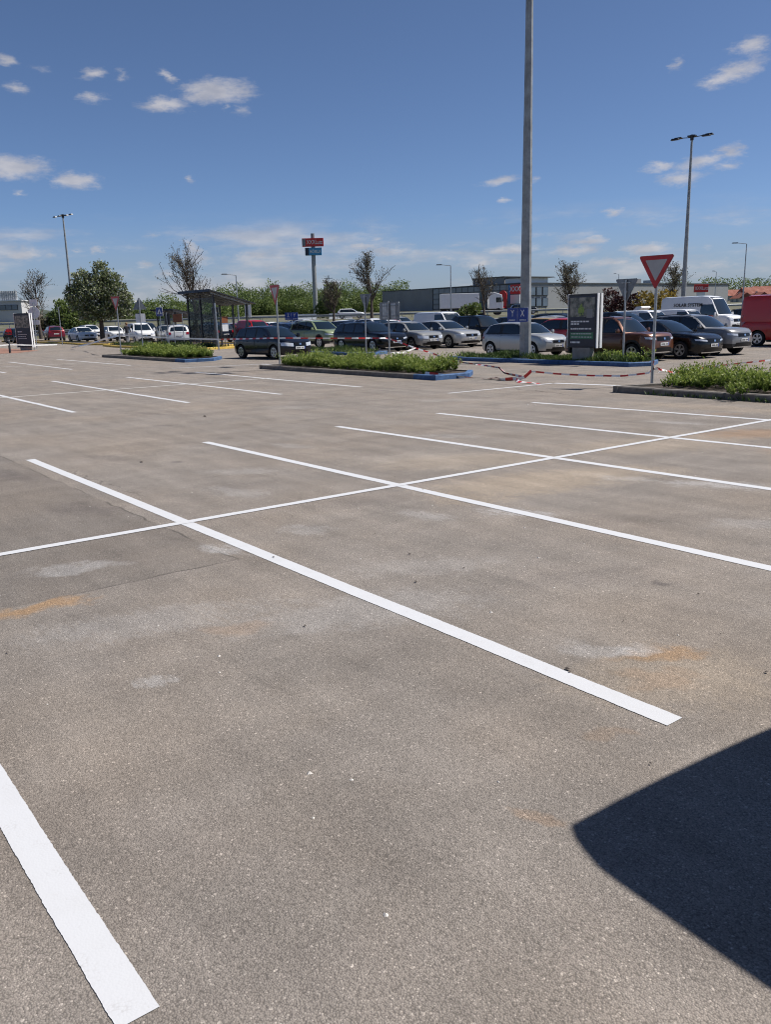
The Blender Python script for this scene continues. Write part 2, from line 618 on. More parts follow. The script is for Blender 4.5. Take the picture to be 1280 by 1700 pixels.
WHT = (.44, .43, .425)
TAN = (.37, .305, .235)
RUST = (.33, .195, .10)
DRK = (.12, .105, .10)
STAINS = [
    # x, y, half sizes, rotation, colour, strength, streakiness
    (0.72, 1.28, .55, .22, 1.2, WHT, .75, .2), (1.07, 2.36, .42, .16, .2, WHT, .85, .9), (0.95, 3.2, .4, .25, .6, WHT, .45, .9),
    (2.9, 2.3, 1.5, .55, 1.2, WHT, .42, .2), (2.2, 1.2, 1.1, .4, 1.3, WHT, .40, .6), (3.04, .92, .25, .12, .4, WHT, .7, .9), (2.5, 3.3, .9, .35, 1.0, WHT, .28, .4),
    (2.34, 7.36, .9, .30, .5, WHT, .85, .9), (3.49, 6.14, .7, .35, .8, WHT, .4, .8), (-1.2, 6.33, 1.7, .8, 1.1, (.36, .32, .28), .55, .9),
    (1.76, 4.99, .55, .3, .4, WHT, .8, .95), (1.25, 4.3, .5, .25, .3, WHT, .5, .9), (1.31, 6.95, .75, .2, .3, WHT, .7, .9), (-3.4, 5.68, .7, .3, .3, WHT, .35, .9), (-2.0, 4.2, .9, .4, .9, WHT, .35, .95), (-1.0, 3.5, .8, .3, .3, WHT, .4, .95), (-2.4, 7.9, .8, .3, .6, WHT, .4, .9), (4.3, 2.9, .3, .15, .5, WHT, .6, .3),
    (-8.0, 8.5, 1.2, .5, .7, WHT, .25, .9), (-6.5, 11.5, 1.6, .5, .8, WHT, .3, .9), (-.8, 11.4, .9, .25, .3, WHT, .6, .95), (.6, 12.6, .8, .2, .3, WHT, .45, .95), (-3.2, 12.4, .5, .15, .3, WHT, .5, .95),
    (0.9, 6.1, 2.1, .95, 1.3, TAN, .85, .3), (-.6, 6.6, 1.9, .9, 1.1, TAN, .55, .6), (1.2, 7.3, 1.3, .6, .9, TAN, .6, .7), (1.1, 5.1, .7, .4, 1.0, TAN, .55, .5), (.3, 9.4, 2.2, 1.2, 1.2, TAN, .60, .3), (4.75, 2.9, .9, .6, 1.0, TAN, .5, .3), (-1.5, 13.6, 3.0, .8, .1, TAN, .5, .4), (3.0, 10.0, 2.0, 1.0, .8, TAN, .5, .3),
    (-6.6, 14.3, 2.6, .05, -.22, (.05, .045, .043), .8, 0), (-8.4, 15.2, 2.2, .04, -.2, (.05, .045, .043), .7, 0), (-12.0, 19.2, 4.5, .05, -.1, (.06, .055, .05), .6, 0), (-40, 17.5, 6, .10, .05, (.06, .055, .05), .7, 0), (-46, 19.5, 7, .10, -.1, (.06, .055, .05), .6, 0), (-10.5, 18.6, 4.0, .04, -.1, (.06, .055, .05), .6, 0), (-3.2, 2.6, 3.2, .025, .06, (.07, .062, .06), .6, 0), (-14.5, 4.3, .35, .08, .1, DRK, .8, .2), (-9.6, 9.0, 2.2, .35, .9, DRK, .3, .8),
    (1.46, .80, .20, .50, 0.05, (.37, .225, .11), .85, .1), (1.40, .42, .14, .34, 0.0, RUST, .6, .1), (4.56, 3.13, .42, .20, 1.1, (.33, .20, .10), .75, .3), (4.42, 3.02, .28, .12, 1.0, WHT, .8, .5), (4.75, 2.85, .3, .16, .8, RUST, .3, .3), (.83, 11.2, 1.6, .8, 1.0, RUST, .60, .2), (2.0, 10.2, 1.2, .6, 1.0, RUST, .35, .2), (5.15, 1.45, .14, .07, .5, RUST, .35, .1), (4.9, 2.2, .2, .1, .5, RUST, .22, .1), (2.7, 1.6, .3, .16, .8, RUST, .3, .2), (-.9, 12.9, .5, .3, .5, RUST, .35, .2),
    (3.87, 4.19, .10, .10, 0, DRK, .85, 0), (-3.85, 1.98, 1.0, .45, .3, DRK, .55, .1), (-1.31, 2.01, .8, .42, .4, DRK, .55, .1), (-4.33, 3.36, .8, .3, .4, DRK, .45, .3), (3.4, 3.9, 1.0, .35, 1.1, DRK, .28, .4), (4.3, .2, 1.2, .5, .5, DRK, .16, .2), (-3.3, 3.9, .16, .12, .2, DRK, .65, .1),
    (-9.2, 6.0, .7, .18, .2, DRK, .5, .5), (-10.2, 4.3, .5, .15, .2, DRK, .5, .6), (-7.2, 5.4, .4, .12, .2, DRK, .45, .3), (-12.8, 7.5, 1.1, .25, .1, DRK, .4, .5), (-17.5, 11.8, 1.2, .5, .1, DRK, .5, .2), (-14.5, 12.0, 1.0, .25, .1, DRK, .4, .5), (-19.0, 8.3, .9, .3, .1, DRK, .35, .4), (-25.5, 8.2, 1.0, .25, .1, DRK, .4, .6), (-31.5, 11.4, 1.0, .4, .1, DRK, .5, .2), (-30.0, 16.0, .9, .3, .1, DRK, .4, .2), (-4.2, 5.0, 1.0, .12, .4, DRK, .4, .8), (2.7, 5.6, 1.6, .3, .9, DRK, .22, .3), (.4, 4.2, .9, .4, 1.2, DRK, .3, .5),
]
M = {}
ASPH = (.250, .223, .199)
M['asphalt'] = asphalt_mat('asphalt', ASPH, [q for q in STAINS if q[0] + max(q[2:4]) > -8 and q[1] - max(q[2:4]) < 15.2], True, True)
M['asphalt_far'] = asphalt_mat('asphalt_far', ASPH, [q for q in STAINS if q[0] - max(q[2:4]) < -6 or q[1] + max(q[2:4]) > 13.8], True, True)
M['far_asphalt'] = asphalt_mat('far_asphalt', (.19, .17, .155), (), False, False)


def paint_line_mat():
    m = bpy.data.materials.new('line_paint')
    m.use_nodes = True
    t = NT(m.node_tree)
    b = m.node_tree.nodes['Principled BSDF']
    P = t.n('ShaderNodeTexCoord').outputs['Object']
    n1 = t.noise(P, 5, 5, .6)
    n2 = t.noise(P, 70, 4, .7)
    c = t.mix(t.rng(n1, .5, .8, 0, .25), (.53, .54, .56), (.45, .45, .45))
    c = t.mix(t.rng(n2, .60, .74, 0, .22), c, (.40, .39, .38))
    vo = t.n('ShaderNodeTexVoronoi')
    t.l(P, vo.inputs['Vector'])
    vo.inputs['Scale'].default_value = 110
    pit = t.m('MULTIPLY', t.rng(vo.outputs['Distance'], .55, .75), t.rng(t.noise(P, 11, 3, .6), .52, .66))
    c = t.mix(t.m('MULTIPLY', pit, .25), c, (.3, .28, .27))
    t.l(c, b.inputs['Base Color'])
    b.inputs['Roughness'].default_value = .7
    bp = t.n('ShaderNodeBump')
    bp.inputs['Strength'].default_value = .07
    bp.inputs['Distance'].default_value = .004
    t.l(t.m('ADD', t.rng(vo.outputs['Distance'], .1, .7, 1, 0), n2), bp.inputs['Height'])
    t.l(bp.outputs[0], b.inputs['Normal'])
    return m


M['line'] = paint_line_mat()
M['old_line'] = pmat('old_line', (.56, .55, .53), .8, var=.25, vscale=6)
M['galv'] = pmat('galvanised_steel', (.36, .38, .40), .42, metal=.65, var=.22, vscale=7)
M['galv_matt'] = pmat('galvanised_mast', (.29, .305, .31), .5, metal=.3, var=.25, vscale=3.5)  # duller, less metallic galvanised steel for the masts and sign tower column
M['darksteel'] = pmat('dark_steel', (.035, .038, .045), .45, metal=.3, var=.2)
M['black'] = pmat('black_plastic', (.018, .018, .02), .55)
M['tyre'] = pmat('tyre_rubber', (.016, .016, .017), .85, bump=.2, bscale=60)
M['rim'] = pmat('alloy_rim', (.55, .56, .58), .3, metal=.85)
M['rim_dark'] = pmat('dark_rim', (.08, .08, .085), .35, metal=.6)
M['gloss_black'] = pmat('gloss_black', (.004, .004, .005), .35, spec=.25)
M['signfield'] = pmat('shaded_white', (.40, .40, .41), .5, var=.06, vscale=5)  # white greyed in the colour to stand for shade on the sign face
M['glass'] = pmat('car_glass', (.006, .012, .017), .025, coat=0.0, spec=1.0)
M['lamp_glass'] = pmat('headlight_lens', (.62, .64, .66), .08, metal=.25, coat=1.0, spec=.8)
M['lamp_dark'] = pmat('dark_headlight_lens', (.16, .17, .18), .08, metal=.3, coat=1.0, spec=.8)
M['tail'] = pmat('tail_lamp', (.30, .008, .012), .12, coat=1.0)
M['chrome'] = pmat('chrome', (.72, .73, .75), .15, metal=1.0)
M['plate'] = pmat('plate_white', (.78, .78, .76), .4)
M['plate_blue'] = pmat('plate_blue', (.02, .06, .35), .4)
M['ink'] = pmat('dark_ink', (.02, .02, .022), .5)
M['signred'] = pmat('sign_red', (.42, .02, .025), .4, var=.12, vscale=5)
M['signwhite'] = pmat('sign_white', (.72, .73, .74), .4, var=.06, vscale=5)
M['signback'] = pmat('sign_back', (.20, .22, .24), .5, metal=.3, var=.18, vscale=6)
M['signblue'] = pmat('sign_blue', (.012, .045, .26), .4, var=.1, vscale=4)
M['white'] = pmat('white_enamel', (.78, .79, .80), .4, var=.04)
M['brown'] = pmat('brown_sign', (.24, .08, .03), .5, var=.2)
M['tape_red'] = pmat('tape_red', (.55, .03, .025), .35)
M['tape_white'] = pmat('tape_white', (.80, .80, .80), .35)
M['kerb'] = pmat('kerb_concrete', (.16, .145, .13), .9, var=.3, vscale=6, bump=.5, bscale=60)
M['kerb_blue'] = pmat('kerb_blue_paint', (.045, .105, .23), .8, var=.3, vscale=7, bump=.4, bscale=50)
M['kerb_yellow'] = pmat('kerb_yellow_paint', (.58, .40, .08), .75, var=.25, vscale=5, bump=.4, bscale=50)
M['soil'] = pmat('dark_soil', (.055, .042, .033), .95, var=.45, vscale=9, bump=.9, bscale=25)
M['concrete'] = pmat('concrete', (.30, .28, .25), .9, var=.2, vscale=4, bump=.4, bscale=30)
M['bark'] = pmat('bark', (.075, .06, .05), .9, var=.35, vscale=9, bump=.7, bscale=18)
M['pave'] = pmat('red_paving', (.26, .14, .10), .85, var=.25, vscale=4)
M['stone'] = pmat('pale_stone', (.55, .52, .48), .85, var=.3, vscale=60)
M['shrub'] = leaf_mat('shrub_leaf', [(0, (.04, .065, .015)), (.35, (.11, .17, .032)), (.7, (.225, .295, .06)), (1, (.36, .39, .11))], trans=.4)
M['grass'] = leaf_mat('grass_blade', [(0, (.03, .05, .014)), (.5, (.075, .13, .03)), (1, (.16, .19, .06))])
M['tree_leaf'] = leaf_mat('tree_leaf', [(0, (.055, .075, .032)), (.45, (.15, .185, .08)), (.85, (.26, .30, .15)), (.94, (.42, .42, .36)), (1, (.55, .55, .48))], trans=.3)
M['bud'] = leaf_mat('young_leaf', [(0, (.05, .045, .035)), (.6, (.10, .095, .06)), (1, (.18, .17, .10))], trans=.25)
M['wood'] = leaf_mat('wood_leaf', [(0, (.05, .08, .028)), (.4, (.12, .17, .05)), (.75, (.19, .245, .07)), (1, (.27, .31, .11))], trans=.4)
M['redleaf'] = leaf_mat('purple_leaf', [(0, (.03, .012, .014)), (1, (.09, .035, .03))])
M['yelleaf'] = leaf_mat('yellow_leaf', [(0, (.12, .09, .02)), (1, (.42, .30, .05))])
M['field'] = pmat('field_grass', (.07, .095, .035), .95, var=.35, vscale=.15)
M['verge'] = pmat('verge_grass', (.10, .10, .06), .95, var=.4, vscale=.8)

# ------------------------------------------------------------------ ground
CAMX, CAMY = 6.988, -0.588
FH = (math.cos(HEAD), math.sin(HEAD))
RH = (math.sin(HEAD), -math.cos(HEAD))


def cd(d, l, z=0.0):
    """a place d metres ahead along the viewing direction's ground line and l metres to its right"""
    return (CAMX + d * FH[0] + l * RH[0], CAMY + d * FH[1] + l * RH[1], z)


def sheet(name, pts, mat, kind='structure', parent=None):
    me = bpy.data.meshes.new(name)
    me.from_pydata([tuple(p) for p in pts], [], [tuple(range(len(pts)))])
    me.materials.append(mat)
    o = mesh_obj(name, me, parent)
    if kind and parent is None:
        o['kind'] = kind
    return o


sheet('ground', [(-5000, -5000, -.03), (5000, -5000, -.03), (5000, 5000, -.03), (-5000, 5000, -.03)], M['field'])
lot = sheet('car_park_asphalt', [(-7, -60, 0), (60, -60, 0), (60, 14.5, 0), (-7, 14.5, 0)], M['asphalt'])
sheet('car_park_asphalt', [(-150, -60, 0), (-7, -60, 0), (-7, 14.5, 0), (60, 14.5, 0), (60, 170, 0), (-150, 170, 0)], M['asphalt_far'])


def stripe(p0, p1, w, mat, z=.003, seed=0, step=.05, rag=.004, name='stall_line'):
    """a painted line with slightly ragged edges"""
    r = random.Random(seed)
    p0, p1 = Vector((p0[0], p0[1], 0)), Vector((p1[0], p1[1], 0))
    d = p1 - p0
    n = max(2, int(d.length / step))
    d.normalize()
    q = Vector((-d.y, d.x, 0))
    vs, fs = [], []
    wl = wr = 0.0
    bend = [r.uniform(-1, 1) * (.003 if step < .025 else .006) for _ in range(int((p1 - p0).length / .6) + 4)]
    for i in range(n + 1):
        t = i / n * (p1 - p0).length
        k = t / .6
        j = int(k)
        off = bend[j] + (bend[j + 1] - bend[j]) * (k - j)
        wl = .6 * wl + r.uniform(-rag, rag)
        wr = .6 * wr + r.uniform(-rag, rag)
        c = p0 + d * t + q * off
        vs += [tuple(c + q * (w / 2 + wl) + Vector((0, 0, z))), tuple(c - q * (w / 2 + wr) + Vector((0, 0, z)))]
    for i in range(n):
        fs.append((2 * i, 2 * i + 1, 2 * i + 3, 2 * i + 2))
    me = bpy.data.meshes.new(name)
    me.from_pydata(vs, [], fs)
    me.materials.append(mat)
    return mesh_obj(name, me, lot)


LW = .118
sd = 0
for (a, b, st, rg) in [((5.09, 0.0), (-5.0, 0.0), .006, .0011), ((5.05, 2.51), (-5.0, 2.51), .008, .0012), ((5.0, 4.99), (-4.68, 4.98), .015, .0016), ((5.0, 7.56), (-4.66, 7.40), .03, .002),
                       ((5.0, 10.08), (-4.78, 9.76), .04, .006), ((.12, 12.60), (-4.72, 12.28), .04, .006), ((5.0, -2.5), (-5.0, -2.5), .04, .005),
                       ((-10.8, 5.0), (-21.2, 5.04), .06, .006), ((-10.72, 7.52), (-21.4, 7.72), .06, .006), ((-10.76, 9.97), (-20.9, 10.02), .06, .006), ((-10.8, 12.42), (-21.2, 12.68), .06, .006), ((-10.8, 2.5), (-21.2, 2.5), .06, .006),
                       ((-28.3, 8.0), (-38.6, 8.2), .08, .006), ((-27.9, 10.45), (-38.6, 10.75), .08, .006), ((-28.4, 13.1), (-38.8, 13.2), .08, .006)]:
    sd += 1
    stripe(a, b, LW, M['line'], .003, sd, st, rg)
for (a, b, w, mt, st, z) in [((-.16, -2.9), (.02, 6.2), .10, 'line', .02, .0052), ((.02, 6.2), (.13, 12.9), .10, 'line', .03, .0052),
                             ((-16.1, 2.0), (-15.95, 12.7), .10, 'old_line', .06, .0052), ((-33.4, 6.0), (-33.0, 15.4), .10, 'old_line', .08, .0052),
                             ((-7.62, 12.6), (-7.5, 16.1), .11, 'line', .05, .004), ((-7.5, 16.15), (-5.5, 16.5), .20, 'line', .05, .0048),
                             ((-24.4, 13.2), (-23.5, 16.6), .11, 'line', .06, .004), ((-23.5, 16.65), (-21.0, 16.9), .20, 'line', .06, .0048)]:
    sd += 1
    stripe(a, b, w, M[mt], z, sd, st, .002, 'spine_line' if w < .105 else 'guide_line')

# fine debris: a few pale stones and crumbs lying on the asphalt
def crumbs():
    mb = MB()
    r = random.Random(5)
    spots = [(4.35, 1.02, .016), (4.5, 1.12, .010), (4.62, .86, .008), (5.2, .75, .012), (3.0, 1.3, .014), (3.2, 1.2, .010), (3.9, -.15, .016), (4.1, -.2, .012), (2.9, 4.0, .014), (1.0, 4.6, .014), (.6, 4.0, .012), (2.2, 4.6, .012), (3.5, 2.9, .013), (-4.5, 11.9, .03), (-4.4, 12.0, .025), (2.0, 3.0, .010)]
    for _ in range(110):
        spots.append((r.uniform(-6, 5.4), r.uniform(-1, 12), r.uniform(.004, .010)))
    for (x, y, s_) in spots:
        n = 6
        ph = r.uniform(0, 6)
        vs = [(x + s_ * r.uniform(.6, 1.2) * math.cos(ph + i), y + s_ * r.uniform(.5, 1) * math.sin(ph + i), .001) for i in [k * 2 * math.pi / n for k in range(n)]]
        vs.append((x, y, s_ * .7))
        mb.add(vs, [(i, (i + 1) % n, n) for i in range(n)])
    o = mb.build('stone_crumbs', M['stone'])
    tag(o, 'pale stone crumbs scattered over the asphalt', 'gravel', kind='stuff')


crumbs()


def scraps():
    """dark crumbs of tar and dry leaves"""
    mb = MB()
    r = random.Random(15)
    spots = [(4.37, 2.585, .018), (4.4, 2.57, .010), (1.52, 2.52, .012), (2.73, 2.94, .014), (2.17, 3.35, .012), (-3.6, 3.53, .028), (-7.85, 6.52, .045)]
    for _ in range(60):
        spots.append((r.uniform(-6, 5.2), r.uniform(-1, 12), r.uniform(.004, .012)))
    for (x, y, s_) in spots:
        ph = r.uniform(0, 6)
        vs_ = [(x + s_ * r.uniform(.6, 1.4) * math.cos(ph + k * 1.257), y + s_ * r.uniform(.4, 1) * math.sin(ph + k * 1.257), .009) for k in range(5)]
        vs_.append((x, y, .009 + s_ * .45))
        mb.add(vs_, [(k, (k + 1) % 5, 5) for k in range(5)])
    tag(mb.build('dark_crumbs', M['bark']), 'dark crumbs and dry leaf scraps lying on the asphalt', 'litter', kind='stuff')


scraps()


# ------------------------------------------------------------------ kerbed planting islands
def kerb_mesh(L, mat, name, hh=.14, w=.15):
    mb = MB()
    g = .006
    poly = [(0, -.05), (w, -.05), (w, hh), (.022, hh), (0, hh - .022)]
    mb.prism([(p[0], p[1]) for p in poly], 'x', g, L - g)
    return mb.mesh(name, mat)


KM = {}


def kerb_run(parent, p0, p1, matf):
    """kerb stones about a metre long from p0 to p1; the face is on the right-hand side"""
    d = Vector((p1[0] - p0[0], p1[1] - p0[1]))
    n = max(1, round(d.length / 1.0))
    L = d.length / n
    a = math.atan2(d.y, d.x)
    for i in range(n):
        mt = matf(i, n)
        key = (round(L, 3), mt)
        if key not in KM:
            KM[key] = kerb_mesh(L, M[mt], 'kerb_stone')
        q = (p0[0] + d.x * i / n, p0[1] + d.y * i / n, rnd.uniform(-.006, .006))
        mesh_obj('kerb_stone', KM[key], parent, q, (0, 0, a + rnd.uniform(-.004, .004)))


def island(name, label, pts, matf, soil='soil', zt=.10):
    """pts run counter-clockwise; kerb faces outwards"""
    o = sheet(name, [(p[0], p[1], zt) for p in pts], M[soil])
    o['label'] = label
    for i in range(len(pts)):
        kerb_run(o, pts[i], pts[(i + 1) % len(pts)], matf(i))
    return o


GR = lambda i, n: 'kerb'
BL = lambda i, n: 'kerb_blue'
YE = lambda i, n: 'kerb_yellow'


def endblue(k):
    return lambda i, n: 'kerb_blue' if i >= n - k else 'kerb'


is1 = island('planting_island', 'kerbed planting island in front of the dark wagon with blue painted end', [(-20.7, 15.0), (-10.8, 15.0), (-10.8, 16.3), (-11.6, 17.2), (-20.0, 17.2)],
             lambda i: [endblue(1), BL, BL, GR, GR][i])
is0 = island('planting_island', 'kerbed planting island with blue end beside the shelter', [(-38.6, 15.5), (-28.2, 15.5), (-28.0, 16.8), (-29.3, 17.9), (-38.0, 17.9)],
             lambda i: [endblue(1), BL, BL, GR, GR][i])
is2 = island('planting_island', 'grey kerbed planting island at the right edge of the photo', [(-4.8, 15.0), (6.5, 15.0), (6.5, 17.2), (-4.2, 17.2)], lambda i: GR)
is3 = island('planting_island', 'blue kerbed grass island under the tall lamp mast', [(-18.7, 22.6), (-17.4, 22.25), (-9.7, 22.25), (-9.3, 23.0), (-10.0, 24.3), (-18.3, 24.3)], lambda i: BL)
is4 = island('planting_island', 'blue kerbed grass island in front of the dark wagon', [(-37.5, 23.0), (-25.6, 23.0), (-24.9, 23.6), (-25.6, 24.9), (-37.5, 24.9)], lambda i: BL)
is5 = island('planting_island', 'yellow kerbed grass island around the glass shelter', [(-60.0, 23.2), (-55.0, 22.4), (-42.6, 22.4), (-41.6, 23.2), (-42.2, 25.6), (-45.9, 25.6), (-46.2, 29.5), (-60.0, 29.5)], lambda i: YE)
is6 = island('planting_island', 'yellow kerbed strip in front of the white cars on the left', [(-96, 24.5), (-75, 24.5), (-66, 23.6), (-62.5, 24.6), (-66, 27), (-96, 27)], lambda i: YE)
pv = sheet('paving', [(-75, 6, .006), (-54, 6, .006), (-52.5, 14.8, .006), (-56, 17.2, .006), (-75, 17.5, .006)], M['pave'])


# ------------------------------------------------------------------ plants
def leaf_quads(base, dirs, ln, wd, nrm_jit=.5):
    """rhombic leaves: base (N,3), dirs (N,3) unit, ln, wd (N,)"""
    n = len(base)
    ra_ = NPR.normal(size=(n, 3))
    sd_ = np.cross(dirs, ra_)
    sd_ /= np.linalg.norm(sd_, axis=1)[:, None] + 1e-9
    mid = base + dirs * (ln * .5)[:, None]
    return np.stack([base, mid + sd_ * (wd * .5)[:, None], base + dirs * ln[:, None], mid - sd_ * (wd * .5)[:, None]], 1)


def shrub_bed(name, label, x0, x1, y0, y1, hmax, per, seed, holes=(), leaf=.062):
    r = np.random.default_rng(seed)
    area = (x1 - x0) * (y1 - y0)
    nc = int(area * per)
    cx = r.uniform(x0, x1, nc)
    cy = r.uniform(y0, y1, nc)
    keep = np.ones(nc, bool)
    for hx, hy, hr in holes:
        keep &= np.hypot(cx - hx, (cy - hy)) > hr * r.uniform(.7, 1.2, nc)
    cx, cy = cx[keep], cy[keep]
    B, D, LN, WD, T = [], [], [], [], []
    for x, y in zip(cx, cy):
        bump = .65 + .35 * math.sin(x * 2.1 + seed) * math.cos(y * 2.7 + x * .6) + r.uniform(-.12, .2)
        for _ in range(r.integers(4, 7)):
            a = r.uniform(0, 6.283)
            h = hmax * bump * r.uniform(.55, 1.1)
            lean = r.uniform(.15, .75)
            nl = r.integers(9, 15)
            t = np.linspace(.15, 1, nl)
            px = x + math.cos(a) * lean * h * t ** 1.5
            py = y + math.sin(a) * lean * h * t ** 1.5
            pz = .10 + h * (t - .18 * t * t)
            la = a + np.arange(nl) * 2.4 + r.uniform(-.4, .4, nl)
            el_ = r.uniform(.1, 1.0, nl) + .25
            B.append(np.stack([px, py, pz], 1))
            D.append(np.stack([np.cos(la) * np.cos(el_), np.sin(la) * np.cos(el_), np.sin(el_)], 1))
            LN.append(leaf * r.uniform(.8, 1.5, nl))
            WD.append(leaf * r.uniform(.38, .6, nl))
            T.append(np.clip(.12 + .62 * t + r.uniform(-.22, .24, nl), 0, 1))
    V = leaf_quads(np.concatenate(B), np.concatenate(D), np.concatenate(LN), np.concatenate(WD))
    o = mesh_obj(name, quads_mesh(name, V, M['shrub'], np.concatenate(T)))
    return tag(o, label, 'shrubs', kind='stuff')


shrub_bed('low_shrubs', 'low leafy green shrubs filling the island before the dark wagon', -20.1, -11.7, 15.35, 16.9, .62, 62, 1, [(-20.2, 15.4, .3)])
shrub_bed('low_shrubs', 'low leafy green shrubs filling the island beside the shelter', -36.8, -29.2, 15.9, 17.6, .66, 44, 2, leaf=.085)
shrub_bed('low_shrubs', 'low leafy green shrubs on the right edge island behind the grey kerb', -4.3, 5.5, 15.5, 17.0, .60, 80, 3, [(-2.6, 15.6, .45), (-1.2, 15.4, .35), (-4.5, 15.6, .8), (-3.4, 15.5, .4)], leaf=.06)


def grass_bed(name, label, poly, n, h, seed, z=.10):
    r = np.random.default_rng(seed)
    P = np.array(poly)
    lo, hi = P.min(0), P.max(0)
    pts = []
    while len(pts) < n:
        q = r.uniform(lo, hi)
        ins = False
        j = len(P) - 1
        for i in range(len(P)):
            if (P[i, 1] > q[1]) != (P[j, 1] > q[1]) and q[0] < (P[j, 0] - P[i, 0]) * (q[1] - P[i, 1]) / (P[j, 1] - P[i, 1]) + P[i, 0]:
                ins = not ins
            j = i
        if ins:
            pts.append(q)
    pts = np.array(pts)
    base = np.column_stack([pts, np.full(n, z)])
    a = r.uniform(0, 6.283, n)
    e_ = r.uniform(.7, 1.45, n)
    D = np.stack([np.cos(a) * np.cos(e_), np.sin(a) * np.cos(e_), np.sin(e_)], 1)
    hh = h * r.uniform(.5, 1.3, n) * (.7 + .5 * np.sin(pts[:, 0] * 1.7 + seed) * np.sin(pts[:, 1] * 2.3))
    V = leaf_quads(base, D, np.maximum(hh, .04), r.uniform(.012, .03, n) + .006)
    T = np.clip(r.uniform(0, 1, n) * .7 + .25 * np.sin(pts[:, 0] * .9) + .1, 0, 1)
    return tag(mesh_obj(name, quads_mesh(name, V, M['grass'], T)), label, 'grass', kind='stuff')


grass_bed('grass', 'green grass growing under the tall lamp mast', [(-18.2, 22.6), (-9.9, 22.5), (-9.9, 24.1), (-18.0, 24.1)], 9000, .26, 1)
grass_bed('grass', 'green grass on the blue kerbed island by the dark wagon', [(-37, 23.2), (-26, 23.2), (-26, 24.7), (-37, 24.7)], 7000, .30, 2)
grass_bed('grass', 'green grass around the glass shelter', [(-59, 23.4), (-43, 22.7), (-42.4, 25.2), (-59, 25.4)], 7000, .32, 3)
grass_bed('kerb_weeds', 'small weeds growing out of the kerb joint at the right', [(-3.9, 14.88), (3.0, 14.88), (3.0, 14.99), (-3.9, 14.99)], 260, .16, 4, 0.0)
shrub_bed('weed_clump', 'leafy weed clump standing by the advertising display', -11.4, -9.9, 22.7, 23.9, .55, 16, 8, leaf=.09)
shrub_bed('weed_clump', 'small leafy weed hanging over the right kerb', -2.1, -1.7, 14.8, 15.2, .42, 60, 9, leaf=.05)


def tubes_mesh(name, segs, mat, n=5):
    V, F = [], []
    for p0, p1, r0, r1 in segs:
        p0, p1 = Vector(p0), Vector(p1)
        d = (p1 - p0)
        if d.length < 1e-5:
            continue
        d.normalize()
        a = d.orthogonal().normalized()
        b = d.cross(a)
        s_ = len(V)
        for p, r in ((p0, r0), (p1, r1)):
            for i in range(n):
                t = 6.2832 * i / n
                V.append(tuple(p + (a * math.cos(t) + b * math.sin(t)) * r))
        F += [(s_ + i, s_ + (i + 1) % n, s_ + n + (i + 1) % n, s_ + n + i) for i in range(n)]
    me = bpy.data.meshes.new(name)
    me.from_pydata(V, [], F)
    me.materials.append(mat)
    me.shade_smooth()
    return me


def grow(seed, H, r0, spread, fork=.22, levels=3, up=.75, dens=1.0, leader=1.0):
    """tapered trunk with limbs; returns segments and twig tips"""
    r = random.Random(seed)
    segs, tips = [], []

    def limb(p, d, L, rad, lv):
        n = 5 if lv == 0 else 4
        q = Vector(p)
        dd = Vector(d)
        for i in range(n):
            dd = (dd + Vector((r.uniform(-1, 1), r.uniform(-1, 1), r.uniform(-.3, 1) * up)) * (.10 if lv == 0 else .22)).normalized()
            nx = q + dd * (L / n)
            ra_, rb_ = rad * (1 - .75 * i / n), rad * (1 - .75 * (i + 1) / n)
            segs.append((tuple(q), tuple(nx), max(ra_, .014), max(rb_, .011)))
            if lv >= levels - 1:
                tips.append((tuple(nx), tuple(dd)))
            if lv < levels and (lv > 0 or i >= 0):
                k = r.choice((3, 3, 4)) if lv == 0 else r.choice((2, 2, 3))
                if lv == 0:
                    k = max(2, round(k * dens))
                for _ in range(k):
                    az_ = r.uniform(0, 6.283)
                    tilt = r.uniform(.35, .85) * (spread if lv == 0 else 1)
                    side = dd.orthogonal().normalized()
                    side.rotate(Matrix.Rotation(az_, 3, dd))
                    nd = (dd * math.cos(tilt) + side * math.sin(tilt)).normalized()
                    f_ = 1 - .55 * i / n if lv == 0 else .9
                    limb(nx, nd, L * r.uniform(.42, .72) * f_, max(rb_ * .55, .008), lv + 1)
            q = nx
    base = Vector((0, 0, 0))
    t = Vector((r.uniform(-.05, .05) * H * .2, r.uniform(-.05, .05) * H * .2, H * fork))
    segs.append((tuple(base), tuple(t), r0 * 1.15, r0 * .9))
    limb(t, (0, 0, 1), H * (1 - fork) * leader, r0 * .85, 0)
    return segs, tips


def bare_tree(name, label, loc, H, r0, spread, seed, leafn=5, lsize=.14, levels=3, dens=1.0, group=None, mat='bud', fork=.22, twig=1.0):
    segs, tips = grow(seed, H, r0, spread, fork, levels, dens=dens)
    zs = max(max(s[1][2] for s in segs), .1)
    k = H / zs
    segs = [(tuple(Vector(a) * k), tuple(Vector(b) * k), ra_ * twig, rb_ * twig) for a, b, ra_, rb_ in segs]
    o = thing(name, label, 'tree', loc, 0, group)
    mesh_obj('trunk', tubes_mesh('trunk', segs, M['bark'], 5), o)
    if leafn:
        r = np.random.default_rng(seed)
        P = np.repeat(np.array([t[0] for t in tips]) * k, leafn, 0)
        P = P + r.normal(size=P.shape) * .13
        D = r.normal(size=P.shape) + np.array([0, 0, .5])
        D /= np.linalg.norm(D, axis=1)[:, None]
        n = len(P)
        V = leaf_quads(P, D, lsize * r.uniform(.45, 1.0, n), lsize * r.uniform(.2, .4, n))
        mesh_obj('crown', quads_mesh('crown', V, M[mat], r.uniform(0, 1, n)), o)
    return o


